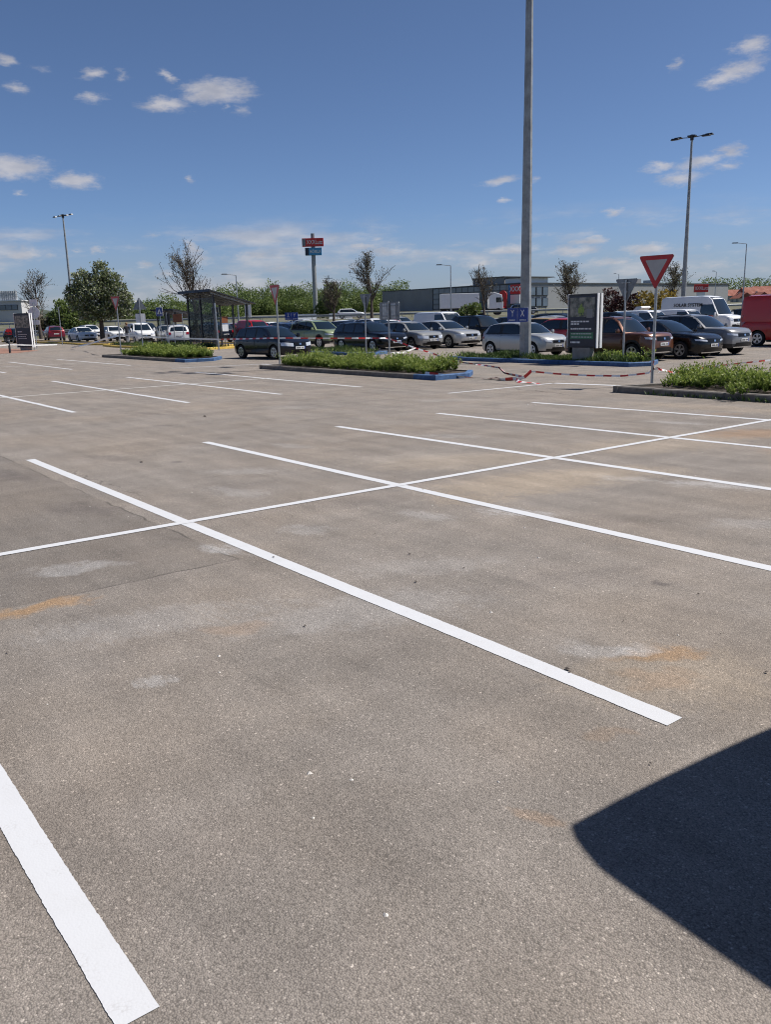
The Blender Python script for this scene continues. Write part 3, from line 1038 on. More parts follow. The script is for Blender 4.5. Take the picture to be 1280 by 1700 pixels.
def crown_cloud(lobes, n, lsize, seed, aspect=.7, flat=.35):
    """leaves spread through the outer shell of overlapping lobes"""
    r = np.random.default_rng(seed)
    lob = np.array(lobes, float)          # cx,cy,cz,rx,ry,rz
    w = lob[:, 3] * lob[:, 4] + lob[:, 3] * lob[:, 5]
    idx = r.choice(len(lob), n, p=w / w.sum())
    d = r.normal(size=(n, 3))
    d /= np.linalg.norm(d, axis=1)[:, None]
    rad = r.uniform(.35, 1.0, n) ** .6
    lump = 1 + .16 * np.sin(d[:, 0] * 7 + idx) * np.sin(d[:, 1] * 6 + 2 * idx) + .12 * np.sin(d[:, 2] * 9 + idx)
    P = lob[idx, :3] + d * lob[idx, 3:6] * (rad * lump)[:, None]
    dirs = d * .4 + r.normal(size=(n, 3)) * .8 + np.array([0, 0, flat])
    dirs /= np.linalg.norm(dirs, axis=1)[:, None]
    V = leaf_quads(P - dirs * lsize * .5, dirs, lsize * r.uniform(.6, 1.5, n), lsize * aspect * r.uniform(.6, 1.3, n))
    tint = np.clip(r.normal(.45, .2, n) + .12 * np.sin(idx * 2.3), 0, .90)
    return V, tint


def leafy_tree(name, label, loc, lobes, n, lsize, seed, trunk, mat='tree_leaf', group=None, bloom=0.0):
    o = thing(name, label, 'tree', loc, 0, group)
    V, T = crown_cloud(lobes, n, lsize, seed)
    if bloom:
        r = np.random.default_rng(seed + 1)
        T = np.where(r.uniform(size=n) < bloom, r.uniform(.9, 1, n), T)
    mesh_obj('crown', quads_mesh('crown', V, M[mat], T), o)
    H, r0 = trunk
    segs, _ = grow(seed, H, r0, 1.0, .35, 2)
    mesh_obj('trunk', tubes_mesh('trunk', segs, M['bark'], 6), o)
    return o


TG = 'bare trees along the road'
leafy_tree('leafy_tree', 'dense olive green leafy tree with pale blossom behind the white cars', (-75.0, 28.6, 0),
           [(0, 0, 4.3, 1.9, 1.9, 2.0), (-1.2, -1.4, 4.1, 1.3, 1.3, 1.4), (1.0, 1.3, 4.3, 1.4, 1.4, 1.5), (.25, .3, 6.3, .9, .9, 1.5), (-.9, -1.1, 5.9, 1.0, 1.0, 1.0), (.8, 1.0, 5.6, 1.1, 1.1, 1.1), (-.5, -.6, 2.7, 1.3, 1.4, .8), (1.1, 1.6, 2.9, 1.1, 1.2, .8), (-1.6, -1.9, 4.7, .8, .8, .8), (1.5, 1.9, 3.9, .8, .9, .9), (.3, .3, 3.0, 1.4, 1.4, .9)], 13500, .22, 21, (5.2, .24), bloom=.14)
bare_tree('bare_tree', 'slim bare tree behind the round sign at the far left', (-106.8, 32.0, 0), 8.7, .15, .8, 31, 2, .26, 2, .9, TG, twig=1.6)
bare_tree('bare_tree', 'tall upright tree with sparse new leaves behind the glass shelter', (-55.6, 29.3, 0), 7.9, .13, .85, 44, 2, .17, 2, 1.2, TG, fork=.2, twig=1.3)
bare_tree('bare_tree', 'tall sparse tree beside the grey sign back', (-76.8, 62.6, .9), 8.5, .14, .7, 52, 3, .27, 2, 1.0, TG, twig=1.6)
bare_tree('bare_tree', 'short spreading bare tree left of the tall sparse one', (-80.5, 59.5, .9), 5.6, .12, .95, 53, 2, .26, 2, 1.2, TG, fork=.18, twig=1.6)
bare_tree('bare_tree', 'bare spreading tree in front of the glass shopfront', (-72.1, 77.1, .9), 6.9, .12, .95, 57, 1, .22, 2, 1.3, TG, fork=.2, twig=1.5)
bare_tree('bare_tree', 'sparse budding tree left of the advertising display', (-55.6, 74.0, .6), 6.7, .12, .9, 66, 3, .24, 2, 1.2, TG, fork=.18, twig=1.5)
bare_tree('bare_tree', 'sparse budding tree behind the large give way sign', (-57.3, 96.4, .9), 6.6, .12, .85, 71, 3, .28, 2, 1.1, TG, fork=.2, twig=1.6)
leafy_tree('bush', 'purple leaved bush right of the advertising display', (-42.8, 66.0, .3), [(0, 0, 1.5, 1.5, 1.5, 1.4), (-.5, -.8, 2.3, 1.0, 1.0, 1.2), (.5, .8, 2.0, 1.1, 1.1, 1.1)], 2600, .22, 5, (2, .08), 'redleaf')
leafy_tree('bush', 'yellow flowering bush beside the purple bush', (-39.2, 66.2, .3), [(0, 0, 1.4, 1.5, 1.6, 1.4), (.5, .8, 2.0, 1.1, 1.2, 1.2), (-.6, -.7, 2.1, .9, 1.0, 1.1)], 2400, .22, 6, (2, .08), 'yelleaf')
leafy_tree('bush', 'small green bush in front of the white trailer', (-74.5, 76.5, .9), [(0, 0, 1.0, 1.3, 1.3, 1.0), (.6, .7, 1.5, .9, .9, .8)], 1500, .26, 7, (1.5, .06), 'wood')
leafy_tree('green_tree', 'young bright green tree right of the tall red and blue sign tower', (-118, 85.0, .9), [(0, 0, 3.0, 2.4, 2.4, 2.6), (0, 0, 5.0, 1.6, 1.6, 1.7), (-.9, -1, 2.2, 1.8, 1.8, 1.6), (.9, 1.2, 2.4, 1.9, 1.9, 1.6)], 3200, .42, 8, (4.5, .14), 'wood')
leafy_tree('green_tree', 'rounded bright green tree behind the round sign at the left', (-112.0, 37.6, 0), [(0, 0, 2.5, 2.8, 2.8, 2.4), (.8, 1.2, 2.0, 2.2, 2.2, 1.9), (-1.0, -1.2, 1.9, 2.0, 2.0, 1.8), (0, 0, 4.0, 1.8, 1.8, 1.4)], 4200, .36, 9, (3.5, .14), 'wood')
leafy_tree('green_tree', 'low brownish green tree beside the bright green tree at the left', (-114.5, 33.5, 0), [(0, 0, 1.8, 1.9, 1.9, 1.6), (.8, .8, 1.5, 1.5, 1.5, 1.3)], 1600, .34, 10, (2.5, .1), 'bud')


# ------------------------------------------------------------------ road embankment and land beyond
def strip(name, prof, l0, l1, mat, seg=24, tilt=-.04, d0=125.0):
    vs, fs = [], []
    n = len(prof)
    for i in range(seg + 1):
        l = l0 + (l1 - l0) * i / seg
        for off, z in prof:
            vs.append(cd(d0 + tilt * l + off, l, z))
    for i in range(seg):
        for k in range(n - 1):
            fs.append((i * n + k, (i + 1) * n + k, (i + 1) * n + k + 1, i * n + k + 1))
    me = bpy.data.meshes.new(name)
    me.from_pydata(vs, [], fs)
    me.materials.append(mat)
    o = mesh_obj(name, me)
    o['kind'] = 'structure'
    return o


strip('embankment', [(-14, -.02), (-6.5, 1.35), (-5.5, 1.45), (13.5, 1.45), (30, 1.2), (120, 2.7), (330, 4.0), (900, 6.0)], -420, 420, M['verge'])
strip('road', [(-3.5, 1.47), (11.5, 1.47)], -420, 420, M['far_asphalt'])


def guard_rail(label, off, z, l0, l1, step, beams=(.55,), hpost=.75):
    o = thing('guard_rail', label, 'guard rail', cd(125 + off, 0, 0))
    b = Vector(o.location)
    prof = [(0, -.15), (.05, -.10), (.05, -.04), (.0, 0), (.05, .04), (.05, .10), (0, .15)]
    for zz in beams:
        vs, fs = [], []
        for i, l in enumerate((l0, l1)):
            for k, (px, pz) in enumerate(prof):
                vs.append(Vector(cd(125 - .04 * l + off - px, l, z + zz + pz)) - b)
        m_ = len(prof)
        fs = [(k, k + 1, m_ + k + 1, m_ + k) for k in range(m_ - 1)]
        MB().add(vs, fs).build('beam', M['galv'], o)
    pm = MB().box((0, 0, hpost / 2), (.12, .08, hpost)).mesh('post', M['galv'])
    l = l0
    while l <= l1:
        p = Vector(cd(125 - .04 * l + off + .06, l, z)) - b
        mesh_obj('post', pm, o, p, (0, 0, HEAD))
        l += step
    return o


guard_rail('steel guard rail along the near edge of the raised road', -4.4, 1.45, -85, 85, 4)
guard_rail('steel guard rail along the far edge of the raised road', 12.6, 1.45, -95, 95, 4, (.55,), .75)
guard_rail('double steel rail fence at the foot of the embankment', -15.0, 0.0, -75, 80, 3, (.95, .5), 1.1)


def wood(name, label, rows, n, lsize, seed, mat='wood'):
    lobes = []
    r = random.Random(seed)
    for (d0, la, lb, zb, h, step) in rows:
        l = la
        while l < lb:
            hh = h * r.uniform(.75, 1.15)
            p = cd(d0 + r.uniform(-6, 6), l, zb)
            lobes.append((p[0], p[1], zb + hh * .55, step * r.uniform(.7, 1.1), step * r.uniform(.7, 1.1), hh * .5))
            lobes.append((p[0], p[1], zb + hh * .25, step * .9, step * .9, hh * .3))
            l += step * r.uniform(.6, 1.0)
    V, T = crown_cloud(lobes, n, lsize, seed)
    return tag(mesh_obj(name, quads_mesh(name, V, M[mat], T)), label, 'woodland', kind='stuff')


wood('woodland', 'green woodland mass along the horizon in the middle distance', [(300, -62, 10, 2.5, 8.5, 5), (330, -60, 10, 2.5, 11, 6), (290, -58, -20, 2.5, 6, 4)], 110000, .55, 3)
wood('woodland', 'low green trees at the left beyond the shelter', [(260, -75, -45, 2.0, 6.5, 5), (200, -52, -33, 1.5, 4.0, 3)], 26000, .5, 4)
wood('woodland', 'dark trees on the skyline at the far right', [(520, 175, 300, 4.0, 14, 9), (480, 165, 290, 4.0, 9, 7)], 26000, 1.0, 6)


def hill(name, d0, l0, l1, h, seed):
    r = random.Random(seed)
    vs, fs = [], []
    n, m_ = 40, 6
    for i in range(n + 1):
        l = l0 + (l1 - l0) * i / n
        e_ = math.sin(math.pi * i / n) ** .5 if 0 < i < n else 0
        hh = h * e_ * (.8 + .2 * math.sin(i * .7 + seed)) + r.uniform(-1, 1)
        for k in range(m_ + 1):
            t = k / m_
            vs.append(cd(d0 + 500 * t, l, -2 + (hh + 2) * math.sin(t * math.pi / 2)))
    for i in range(n):
        for k in range(m_):
            a = i * (m_ + 1) + k
            fs.append((a, a + m_ + 1, a + m_ + 2, a + 1))
    me = bpy.data.meshes.new(name)
    me.from_pydata(vs, [], fs)
    me.shade_smooth()
    me.materials.append(pmat('hill_cover', (.05, .065, .045), .95, var=.4, vscale=.02))
    o = mesh_obj(name, me)
    o['kind'] = 'structure'


hill('hills', 1900, -1600, -300, 62, 2)
hill('hills', 2200, -700, 900, 45, 5)

# ------------------------------------------------------------------ vehicles
def cpaint(name, col, metal=.25, rough=.32, coat=.7):
    return pmat('paint_' + name, col, rough, metal=metal, coat=coat, spec=.35)


PAINT = {
    'navy': cpaint('navy', (.003, .005, .012), .1, .25, .4), 'black': cpaint('black', (.003, .003, .004), .1, .25, .4), 'sage': cpaint('sage', (.21, .26, .14), .1),
    'grey': cpaint('grey', (.27, .275, .27), .2), 'silver': cpaint('silver', (.42, .43, .43), .45), 'brown': cpaint('brown', (.13, .05, .026), .3),
    'cement': cpaint('cement', (.19, .195, .205), .15), 'white': cpaint('white', (.74, .75, .76), 0, .35), 'red': cpaint('red', (.40, .012, .014), .1),
    'vanred': cpaint('vanred', (.46, .016, .010), 0, .4), 'darkred': cpaint('darkred', (.16, .012, .018), .2), 'gold': cpaint('gold', (.42, .29, .12), .2),
    'blue': cpaint('blue', (.018, .04, .10), .3), 'steel': cpaint('steel', (.11, .13, .16), .4), 'pink': cpaint('pink', (.50, .10, .13), .1), 'darkgrey': cpaint('darkgrey', (.04, .042, .046), .3)}

SPECS = {
    # body top line (x, z) rear to front; roof line rear to cowl; x forward from the middle
    'hatch': dict(L=4.2, W=1.76, wb=2.58, fo=.87, wr=.315, top=[(-2.1, .90), (-1.9, .97), (.75, .93), (1.0, .96), (1.55, .91), (1.9, .85), (2.1, .76)],
                  roof=[(-2.04, .95), (-1.98, 1.08), (-1.66, 1.40), (-1.2, 1.46), (-.3, 1.485), (.15, 1.455), (.45, 1.36), (1.12, .93)], belt=.93,
                  panes=[(-1.62, -1.10), (-1.02, -.28), (-.16, 9)], head=(.36, .83, .54, .755), grille=(.31, .60, .73), low=(.5, .27, .42), plate=.50, tail=(.55, .84, .78, .98), doors=[(-1.05, -.22), (-.18, .80)]),
    'mini': dict(L=4.0, W=1.74, wb=2.51, fo=.80, wr=.305, top=[(-2.0, .92), (-1.8, 1.0), (.7, .93), (1.0, .96), (1.5, .90), (1.82, .82), (2.0, .72)],
                 roof=[(-1.95, .98), (-1.88, 1.12), (-1.5, 1.40), (-1.0, 1.47), (-.2, 1.49), (.2, 1.45), (.5, 1.34), (1.2, .92)], belt=.94,
                 panes=[(-1.62, -.80), (-.62, 9)], head=(.42, .80, .60, .80), grille=(.36, .58, .69), low=(.42, .26, .40), plate=.46, tail=(.60, .84, .75, 1.02), doors=[(-.66, .78)]),
    'wagon': dict(L=4.7, W=1.83, wb=2.79, fo=.93, wr=.33, top=[(-2.35, .92), (-2.2, .98), (.9, .95), (1.15, .97), (1.75, .93), (2.15, .87), (2.35, .78)],
                  roof=[(-2.3, .97), (-2.24, 1.10), (-1.98, 1.40), (-1.6, 1.47), (-.4, 1.515), (.2, 1.485), (.5, 1.38), (1.28, .94)], belt=.95,
                  panes=[(-2.1, -1.35), (-1.22, -.36), (-.24, 9)], head=(.44, .84, .60, .74), grille=(.42, .60, .72), low=(.6, .25, .38), plate=.50, tail=(.55, .88, .80, .98), doors=[(-1.25, -.30), (-.26, .95)], rails=True, rails_m='chrome'),
    'lift': dict(L=4.78, W=1.86, wb=2.85, fo=.93, wr=.335, top=[(-2.39, .90), (-2.2, 1.0), (-1.9, 1.02), (.9, .95), (1.15, .97), (1.75, .92), (2.2, .85), (2.39, .76)],
                 roof=[(-2.15, 1.0), (-1.55, 1.28), (-1.0, 1.43), (-.3, 1.485), (.15, 1.46), (.5, 1.34), (1.3, .94)], belt=.95,
                 panes=[(-1.62, -1.10), (-1.0, -.22), (-.10, 9)], head=(.44, .86, .62, .75), grille=(.42, .60, .73), low=(.6, .25, .38), plate=.50, tail=(.50, .88, .80, .98), doors=[(-1.05, -.16), (-.12, .95)]),
    'suv': dict(L=4.5, W=1.85, wb=2.70, fo=.87, wr=.355, sill=.27, clad=.42, top=[(-2.25, 1.0), (-2.05, 1.08), (.8, 1.05), (1.05, 1.08), (1.7, 1.06), (2.05, 1.01), (2.25, .92)],
                roof=[(-2.2, 1.06), (-2.12, 1.2), (-1.80, 1.52), (-1.3, 1.60), (-.3, 1.64), (.2, 1.60), (.48, 1.50), (1.2, 1.04)], belt=1.05,
                panes=[(-1.80, -1.22), (-1.1, -.30), (-.18, 9)], head=(.44, .84, .74, .88), grille=(.42, .72, .86), low=(.6, .34, .50), plate=.60, tail=(.55, .88, .92, 1.10), doors=[(-1.12, -.24), (-.2, .86)], rails=True),
    'boxsuv': dict(L=4.22, W=1.79, wb=2.58, fo=.84, wr=.34, sill=.26, clad=.40, top=[(-2.11, 1.0), (-1.95, 1.06), (.75, 1.03), (1.0, 1.06), (1.65, 1.05), (1.95, 1.02), (2.11, .95)],
                   roof=[(-2.07, 1.05), (-2.02, 1.2), (-1.86, 1.58), (-1.5, 1.66), (-.3, 1.69), (.2, 1.66), (.45, 1.55), (1.05, 1.02)], belt=1.05,
                   panes=[(-1.85, -1.15), (-1.0, -.26), (-.12, 9)], head=(.46, .82, .78, .92), grille=(.40, .76, .92), low=(.48, .36, .52), plate=.64, tail=(.58, .85, .90, 1.12), doors=[(-1.02, -.2), (-.16, .84)], rails=True),
    'minivan': dict(L=4.0, W=1.72, wb=2.51, fo=.80, wr=.30, top=[(-2.0, 1.0), (-1.9, 1.06), (.6, 1.02), (.9, 1.08), (1.5, 1.03), (1.85, .97), (2.0, .86)],
                    roof=[(-1.97, 1.05), (-1.95, 1.3), (-1.88, 1.66), (-1.6, 1.73), (-.3, 1.74), (.2, 1.70), (.5, 1.58), (1.15, 1.04)], belt=1.05,
                    panes=[(-.25, 9)], head=(.40, .80, .72, .94), grille=(.36, .62, .72), low=(.55, .30, .48), plate=.50, tail=(.66, .84, .85, 1.2), doors=[(-.2, .74)]),
    'van': dict(L=5.0, W=1.95, wb=3.0, fo=.95, wr=.34, top=[(-2.5, 1.05), (-2.4, 1.1), (1.1, 1.08), (1.4, 1.14), (2.0, 1.1), (2.35, 1.03), (2.5, .92)],
                roof=[(-2.48, 1.05), (-2.46, 1.4), (-2.42, 1.86), (-2.1, 1.96), (.3, 1.98), (.75, 1.94), (1.0, 1.80), (1.72, 1.10)], belt=1.12, tum=.13,
                panes=[(.12, 9)], head=(.52, .90, .74, .98), grille=(.50, .68, .86), low=(.7, .30, .50), plate=.52, tail=(.82, .95, .8, 1.3), doors=[(.16, 1.22)]),
    'highvan': dict(L=5.98, W=2.05, wb=3.75, fo=1.02, wr=.35, top=[(-2.99, 1.15), (-2.9, 1.2), (1.4, 1.16), (1.75, 1.26), (2.4, 1.2), (2.82, 1.11), (2.99, 1.0)],
                    roof=[(-2.97, 1.1), (-2.95, 1.6), (-2.90, 2.50), (-2.6, 2.62), (.5, 2.64), (1.0, 2.58), (1.3, 2.40), (2.12, 1.22)], belt=1.2, tum=.07,
                    panes=[(.52, 9)], head=(.56, .95, .80, 1.10), grille=(.52, .74, .96), low=(.75, .34, .56), plate=.58, tail=(.86, .99, .8, 1.4), doors=[(.56, 1.60)]),
    'ducato': dict(L=5.4, W=2.05, wb=3.45, fo=.95, wr=.34, top=[(-2.7, 1.1), (-2.6, 1.15), (1.3, 1.12), (1.7, 1.24), (2.2, 1.19), (2.55, 1.1), (2.7, .98)],
                   roof=[(-2.68, 1.1), (-2.66, 1.6), (-2.60, 2.22), (-2.35, 2.30), (.5, 2.31), (.95, 2.26), (1.2, 2.10), (1.95, 1.2)], belt=1.18, tum=.06,
                   panes=[(.42, 9)], head=(.56, .95, .86, 1.20), grille=(.6, .60, .80), low=(.75, .34, .5), plate=.52, tail=(.86, .99, .8, 1.4), doors=[(.46, 1.5)]),
}
PROF_T = [0, .1, .45, .8, .95, 1]
PROF_Y = [.90, .965, 1.0, .985, .955, .90]
LEV = [0, .10, .26, .44, .62, .80, .92, 1.0]
FR = [-1, -.66, -.33, 0, .33, .66, 1]
CARS = {}


def wheel_meshes(wr, dark=False):
    w = .20
    t = MB()
    prof = [(wr * .62, .0), (wr * .70, .012), (wr * .90, .012), (wr * .985, -.015), (wr, -.05), (wr, -w + .05), (wr * .985, -w + .015), (wr * .66, -w)]
    t.lathe(prof, 22, 0, 'y')
    tm = t.mesh('tyre', M['tyre'], 40)
    r = MB()
    ro = wr * .64
    r.lathe([(ro + .012, .004), (ro + .012, .012), (ro - .02, .014), (ro - .028, -.03)], 22, 0, 'y')
    for k in range(5):
        a = 2 * math.pi * k / 5 + .3
        for s_ in (-.13, .13):
            c0 = Vector((.035 * math.cos(a), .004, .035 * math.sin(a)))
            c1 = Vector(((ro - .01) * math.cos(a + s_), .008, (ro - .01) * math.sin(a + s_)))
            d = (c1 - c0).normalized()
            n_ = Vector((-d.z, 0, d.x)) * .024
            y_ = Vector((0, .022, 0))
            r.add([c0 + n_, c1 + n_ * 1.1, c1 - n_ * 1.1, c0 - n_, c0 + n_ - y_, c1 + n_ - y_, c1 - n_ - y_, c0 - n_ - y_],
                  [(0, 1, 2, 3), (0, 4, 5, 1), (3, 2, 6, 7), (1, 5, 6, 2)])
    r.lathe([(.0, .016), (.05, .014), (.055, -.02)], 12, 0, 'y')
    r.lathe([(.0, -.055), (ro, -.05)], 16, 1, 'y')
    rm = r.mesh('rim', [M['rim_dark'] if dark else M['rim'], M['black']], 40)
    return tm, rm


def car_type(key):
    if key in CARS:
        return CARS[key]
    s = SPECS[key]
    L, Wd = s['L'], s['W']
    hw0 = Wd / 2
    xf = L / 2 - s['fo']
    xr = xf - s['wb']
    wr = s['wr']
    ra = wr + .06
    sill = s.get('sill', .19)
    tx, tz = zip(*s['top'])
    rx, rz_ = zip(*s['roof'])
    big = key in ('van', 'highvan', 'ducato', 'minivan')
    ft, rt = (.16, .06) if big else (.20, .13)

    def hw(x):
        a = max(0, (x - (L / 2 - .6)) / .6)
        b = max(0, ((-L / 2 + .5) - x) / .5)
        e_ = min(1.0, max(0.0, ((-L / 2 + .20) - x) / .20)) if big else 0.0
        return hw0 * (1 - ft * a * a - rt * b * b) - .17 * (1 - math.sqrt(1 - .98 * e_ * e_))
    FZ, FX = ([.15, .3, .5, .7, .9, 1.1], [-.10, -.02, 0, -.01, -.05, -.14]) if key in ('suv', 'boxsuv') or big else ([.15, .3, .48, .62, .78, .95], [-.10, -.03, 0, -.01, -.05, -.16])
    RZ, RX = [.15, .32, .5, .8, 1.0, 1.2], [.10, .0, -.01, .02, .06, .08]
    if big:
        RX = [.06, .0, 0, 0, .01, .02]
    fb, rb = (.14, .02) if big else (.17, .10)

    def dfm(x, y, z):
        a = max(0.0, (x - (L / 2 - .5)) / .5)
        b = max(0.0, ((-L / 2 + .45) - x) / .45)
        q = (y / hw0) ** 2
        return (x + a * a * (float(np.interp(z, FZ, FX)) - fb * q) + b * b * (float(np.interp(z, RZ, RX)) + rb * q), y, z)

    xs = list(np.linspace(-L / 2, L / 2, 29)) + ([-L / 2 + q for q in (.008, .025, .05, .085, .13, .19)] if big else [])
    for xc in (xf, xr):
        xs = [x for x in xs if abs(x - xc) > ra + .02]
        xs += [xc + ra * math.sin(a * math.pi / 2) for a in np.linspace(-1, 1, 13)]
        xs += [xc - ra - .004, xc + ra + .004]
    xs = sorted(xs)
    mb = MB()
    rings = []
    clad = s.get('clad', 0)
    for x in xs:
        zb = sill + .05 * max(0, abs(x) - L / 2 + .5)
        for xc in (xf, xr):
            if abs(x - xc) <= ra + 1e-6:
                zb = wr + math.sqrt(max(0, ra * ra - (x - xc) ** 2))
        zt = float(np.interp(x, tx, tz))
        zb = min(zb, zt - .05)
        h = hw(x)
        side = []
        for t in LEV:
            z = zb + t * (zt - zb)
            y = h * float(np.interp((z - sill) / (zt - sill), PROF_T, PROF_Y))
            side.append((y, z))
        ye = side[-1][0]
        crown = 0 if x in (xs[0], xs[-1]) else .03
        ring = [(-y, z) for y, z in side] + [(ye * f, zt + crown * (1 - f * f)) for f in FR[1:-1]] + [(y, z) for y, z in reversed(side)]
        rings.append([dfm(x, y, z) for y, z in ring])
    n = len(rings[0])
    vs = [p for r_ in rings for p in r_]
    fs, mi = [], []
    for i in range(len(xs) - 1):
        for k in range(n):
            j = (k + 1) % n
            f = (i * n + k, (i + 1) * n + k, (i + 1) * n + j, i * n + j)
            fs.append(f)
            c = sum((Vector(vs[q]) for q in f), Vector()) / 4
            low = k == n - 1
            if not low and clad:
                dw = min(math.hypot(c.x - xf, c.z - wr), math.hypot(c.x - xr, c.z - wr))
                low = c.z < clad or dw < ra + .07
            if not low and abs(c.y) > .3 and c.z < sill + .05:
                low = True
            mi.append(1 if low else 0)
    for x, ri in ((xs[0], rings[0]), (xs[-1], rings[-1])):
        zt = float(np.interp(x, tx, tz))
        zb = sill + .05 * .5
        h = hw(x)
        b = len(vs)
        rows = []
        for t in LEV:
            z = zb + t * (zt - zb)
            y = h * float(np.interp((z - sill) / (zt - sill), PROF_T, PROF_Y))
            rows.append([dfm(x, y * f, z) for f in FR])
        for r_ in rows:
            vs += r_
        for j in range(len(LEV) - 1):
            for k in range(6):
                fs.append((b + j * 7 + k, b + j * 7 + k + 1, b + (j + 1) * 7 + k + 1, b + (j + 1) * 7 + k))
                mi.append(1 if j < 2 else 0)
    # cabin
    tum = s.get('tum', .30)
    x0, x1 = rx[0], rx[-1]
    gx = sorted(set([round(float(q), 4) for q in np.linspace(x0, x1, 34)] + [round(q, 4) for q in rx] + ([round(rx[0] + q, 4) for q in (.008, .03, .06, .10, .15, .20)] if big else [])))
    ecr = .05

    def yside(x, z):
        return (.97 if big else .905) * hw(min(max(x, -L / 2 + (.02 if big else .25)), L / 2 - .9)) - max(0, z - s['belt']) * tum - (.03 if big else .12) * max(0, z - s['belt']) ** 2
    b0 = len(vs)
    GL = [0, .2, .42, .62, .8, .93, 1.0]
    for x in gx:
        zr = float(np.interp(x, rx, rz_))
        zbase = min(float(np.interp(x, tx, tz)) - .05, zr)
        ze = max(zbase, zr - ecr)
        side = [(yside(x, zbase + t * (ze - zbase)) - (.03 if t == 1 else 0), zbase + t * (ze - zbase)) for t in GL]
        ye = side[-1][0]
        ring = [(-y, z) for y, z in side] + [(ye * f, ze + (zr - ze) * (1 - abs(f) ** 2.5)) for f in FR[1:-1]] + [(y, z) for y, z in reversed(side)]
        fr_ = max(0, (x - (x1 - 1.0)) / 1.0)
        rr_ = max(0, (x0 + .5 - x) / .5)
        for y, z in ring:
            q = (y / hw0) ** 2
            vs.append((x - fr_ * .16 * q + rr_ * (.015 if big else .10) * q, y, z))
    m_ = len(GL) * 2 + 5
    for i in range(len(gx) - 1):
        for k in range(m_ - 1):
            fs.append((b0 + i * m_ + k, b0 + (i + 1) * m_ + k, b0 + (i + 1) * m_ + k + 1, b0 + i * m_ + k + 1))
            mi.append(0)
    for i in (0, len(gx) - 1):
        fs.append(tuple(b0 + i * m_ + k for k in range(m_)))
        mi.append(0)
    body = bpy.data.meshes.new('body')
    body.from_pydata(vs, [], fs)
    body.materials.append(PAINT['grey'])
    body.materials.append(M['black'])
    body.polygons.foreach_set('material_index', mi)
    bm = bmesh.new()
    bm.from_mesh(body)
    bmesh.ops.remove_doubles(bm, verts=bm.verts, dist=2e-4)
    bmesh.ops.recalc_face_normals(bm, faces=bm.faces)
    bm.to_mesh(body)
    bm.free()
    body.shade_smooth()
    body.set_sharp_from_angle(angle=R_(38))
    bvh = BVHTree.FromPolygons([Vector(v.co) for v in body.vertices], [tuple(p.vertices) for p in body.polygons])

    def patch(view, quad, off, nu=6, nv=3):
        """a thin panel that follows the body surface, given by its outline in front/rear/side view"""
        a, b, c, d = [Vector((q[0], q[1], 0)) for q in quad]
        P = {}
        p = MB()
        for i in range(nu + 1):
            for j in range(nv + 1):
                u_, v_ = i / nu, j / nv
                q = (a * (1 - u_) + b * u_) * (1 - v_) + (d * (1 - u_) + c * u_) * v_
                if view == 'F':
                    o_, dr = Vector((9, q.x, q.y)), Vector((-1, 0, 0))
                elif view == 'B':
                    o_, dr = Vector((-9, q.x, q.y)), Vector((1, 0, 0))
                else:
                    sgn = 1 if view == 'L' else -1
                    o_, dr = Vector((q.x, 9 * sgn, q.y)), Vector((0, -sgn, 0))
                hit, nn, _, _ = bvh.ray_cast(o_, dr)
                if hit is None:
                    continue
                if nn.dot(dr) > 0:
                    nn = -nn
                P[i, j] = len(p.v)
                p.v.append(tuple(hit - dr * off * .35 + nn * off * .65))
        for i in range(nu):
            for j in range(nv):
                ks = [(i, j), (i + 1, j), (i + 1, j + 1), (i, j + 1)]
                if all(k in P for k in ks):
                    p.f.append(tuple(P[k] for k in ks))
                    p.mi.append(0)
        return p

    parts = []      # (name, mesh, paint?, location, rotation, [children])

    def addp(name, mb_, mat, kids=(), paint=False, loc=(0, 0, 0), rot=(0, 0, 0), smooth=35):
        if isinstance(mb_, MB):
            if not mb_.f:
                return
            me = bpy.data.meshes.new(name)
            me.from_pydata(mb_.v, [], mb_.f)
            me.materials.append(mat)
            if any(mb_.mi):
                pass
            me.shade_smooth()
            me.set_sharp_from_angle(angle=R_(smooth))
        else:
            me = mb_
        parts.append((name, me, paint, loc, rot, kids))

    # glazing
    pk = max(range(len(rz_)), key=lambda i: rz_[i])
    zr_top = rz_[pk]
    wsx = [q for q in s['roof'] if q[0] >= rx[pk]]
    rear = [q for q in s['roof'] if q[0] <= rx[pk]]

    def xfront(z):
        return float(np.interp(-z, [-q[1] for q in wsx], [q[0] for q in wsx]))

    def xrear(z):
        zz = [q[1] for q in rear]
        return float(np.interp(z, zz, [q[0] for q in rear]))
    zcow = rz_[-1] + .07
    ztw = zr_top - (.10 if not big else .13)
    yb_, yt_ = yside(x1 - .2, zcow) - .10, yside(xfront(ztw), ztw) - .10
    addp('windscreen', patch('F', [(-yb_, zcow), (yb_, zcow), (yt_, ztw), (-yt_, ztw)], .008, 10, 8), M['glass'])
    if key in ('van', 'highvan', 'ducato', 'minivan'):
        z0, z1 = s['belt'] + .08, zr_top - .30
        for sg in (-1, 1):
            addp('rear_window', patch('B', [(sg * .08, z0), (sg * (hw0 * .72), z0), (sg * (hw0 * .66), z1), (sg * .08, z1)], .008, 4, 4), M['glass'])
    else:
        z0, z1 = s['belt'] + .10, zr_top - .12
        ya, yc = yside(xrear(z0), z0) - .14, yside(xrear(z1), z1) - .14
        addp('rear_window', patch('B', [(-ya, z0), (ya, z0), (yc, z1), (-yc, z1)], .008, 8, 6), M['glass'])
    zb_ = s['belt'] + .035
    zt_ = zr_top - (.125 if not big else .22)
    if key in ('highvan', 'ducato'):
        zt_ = s['belt'] + .78
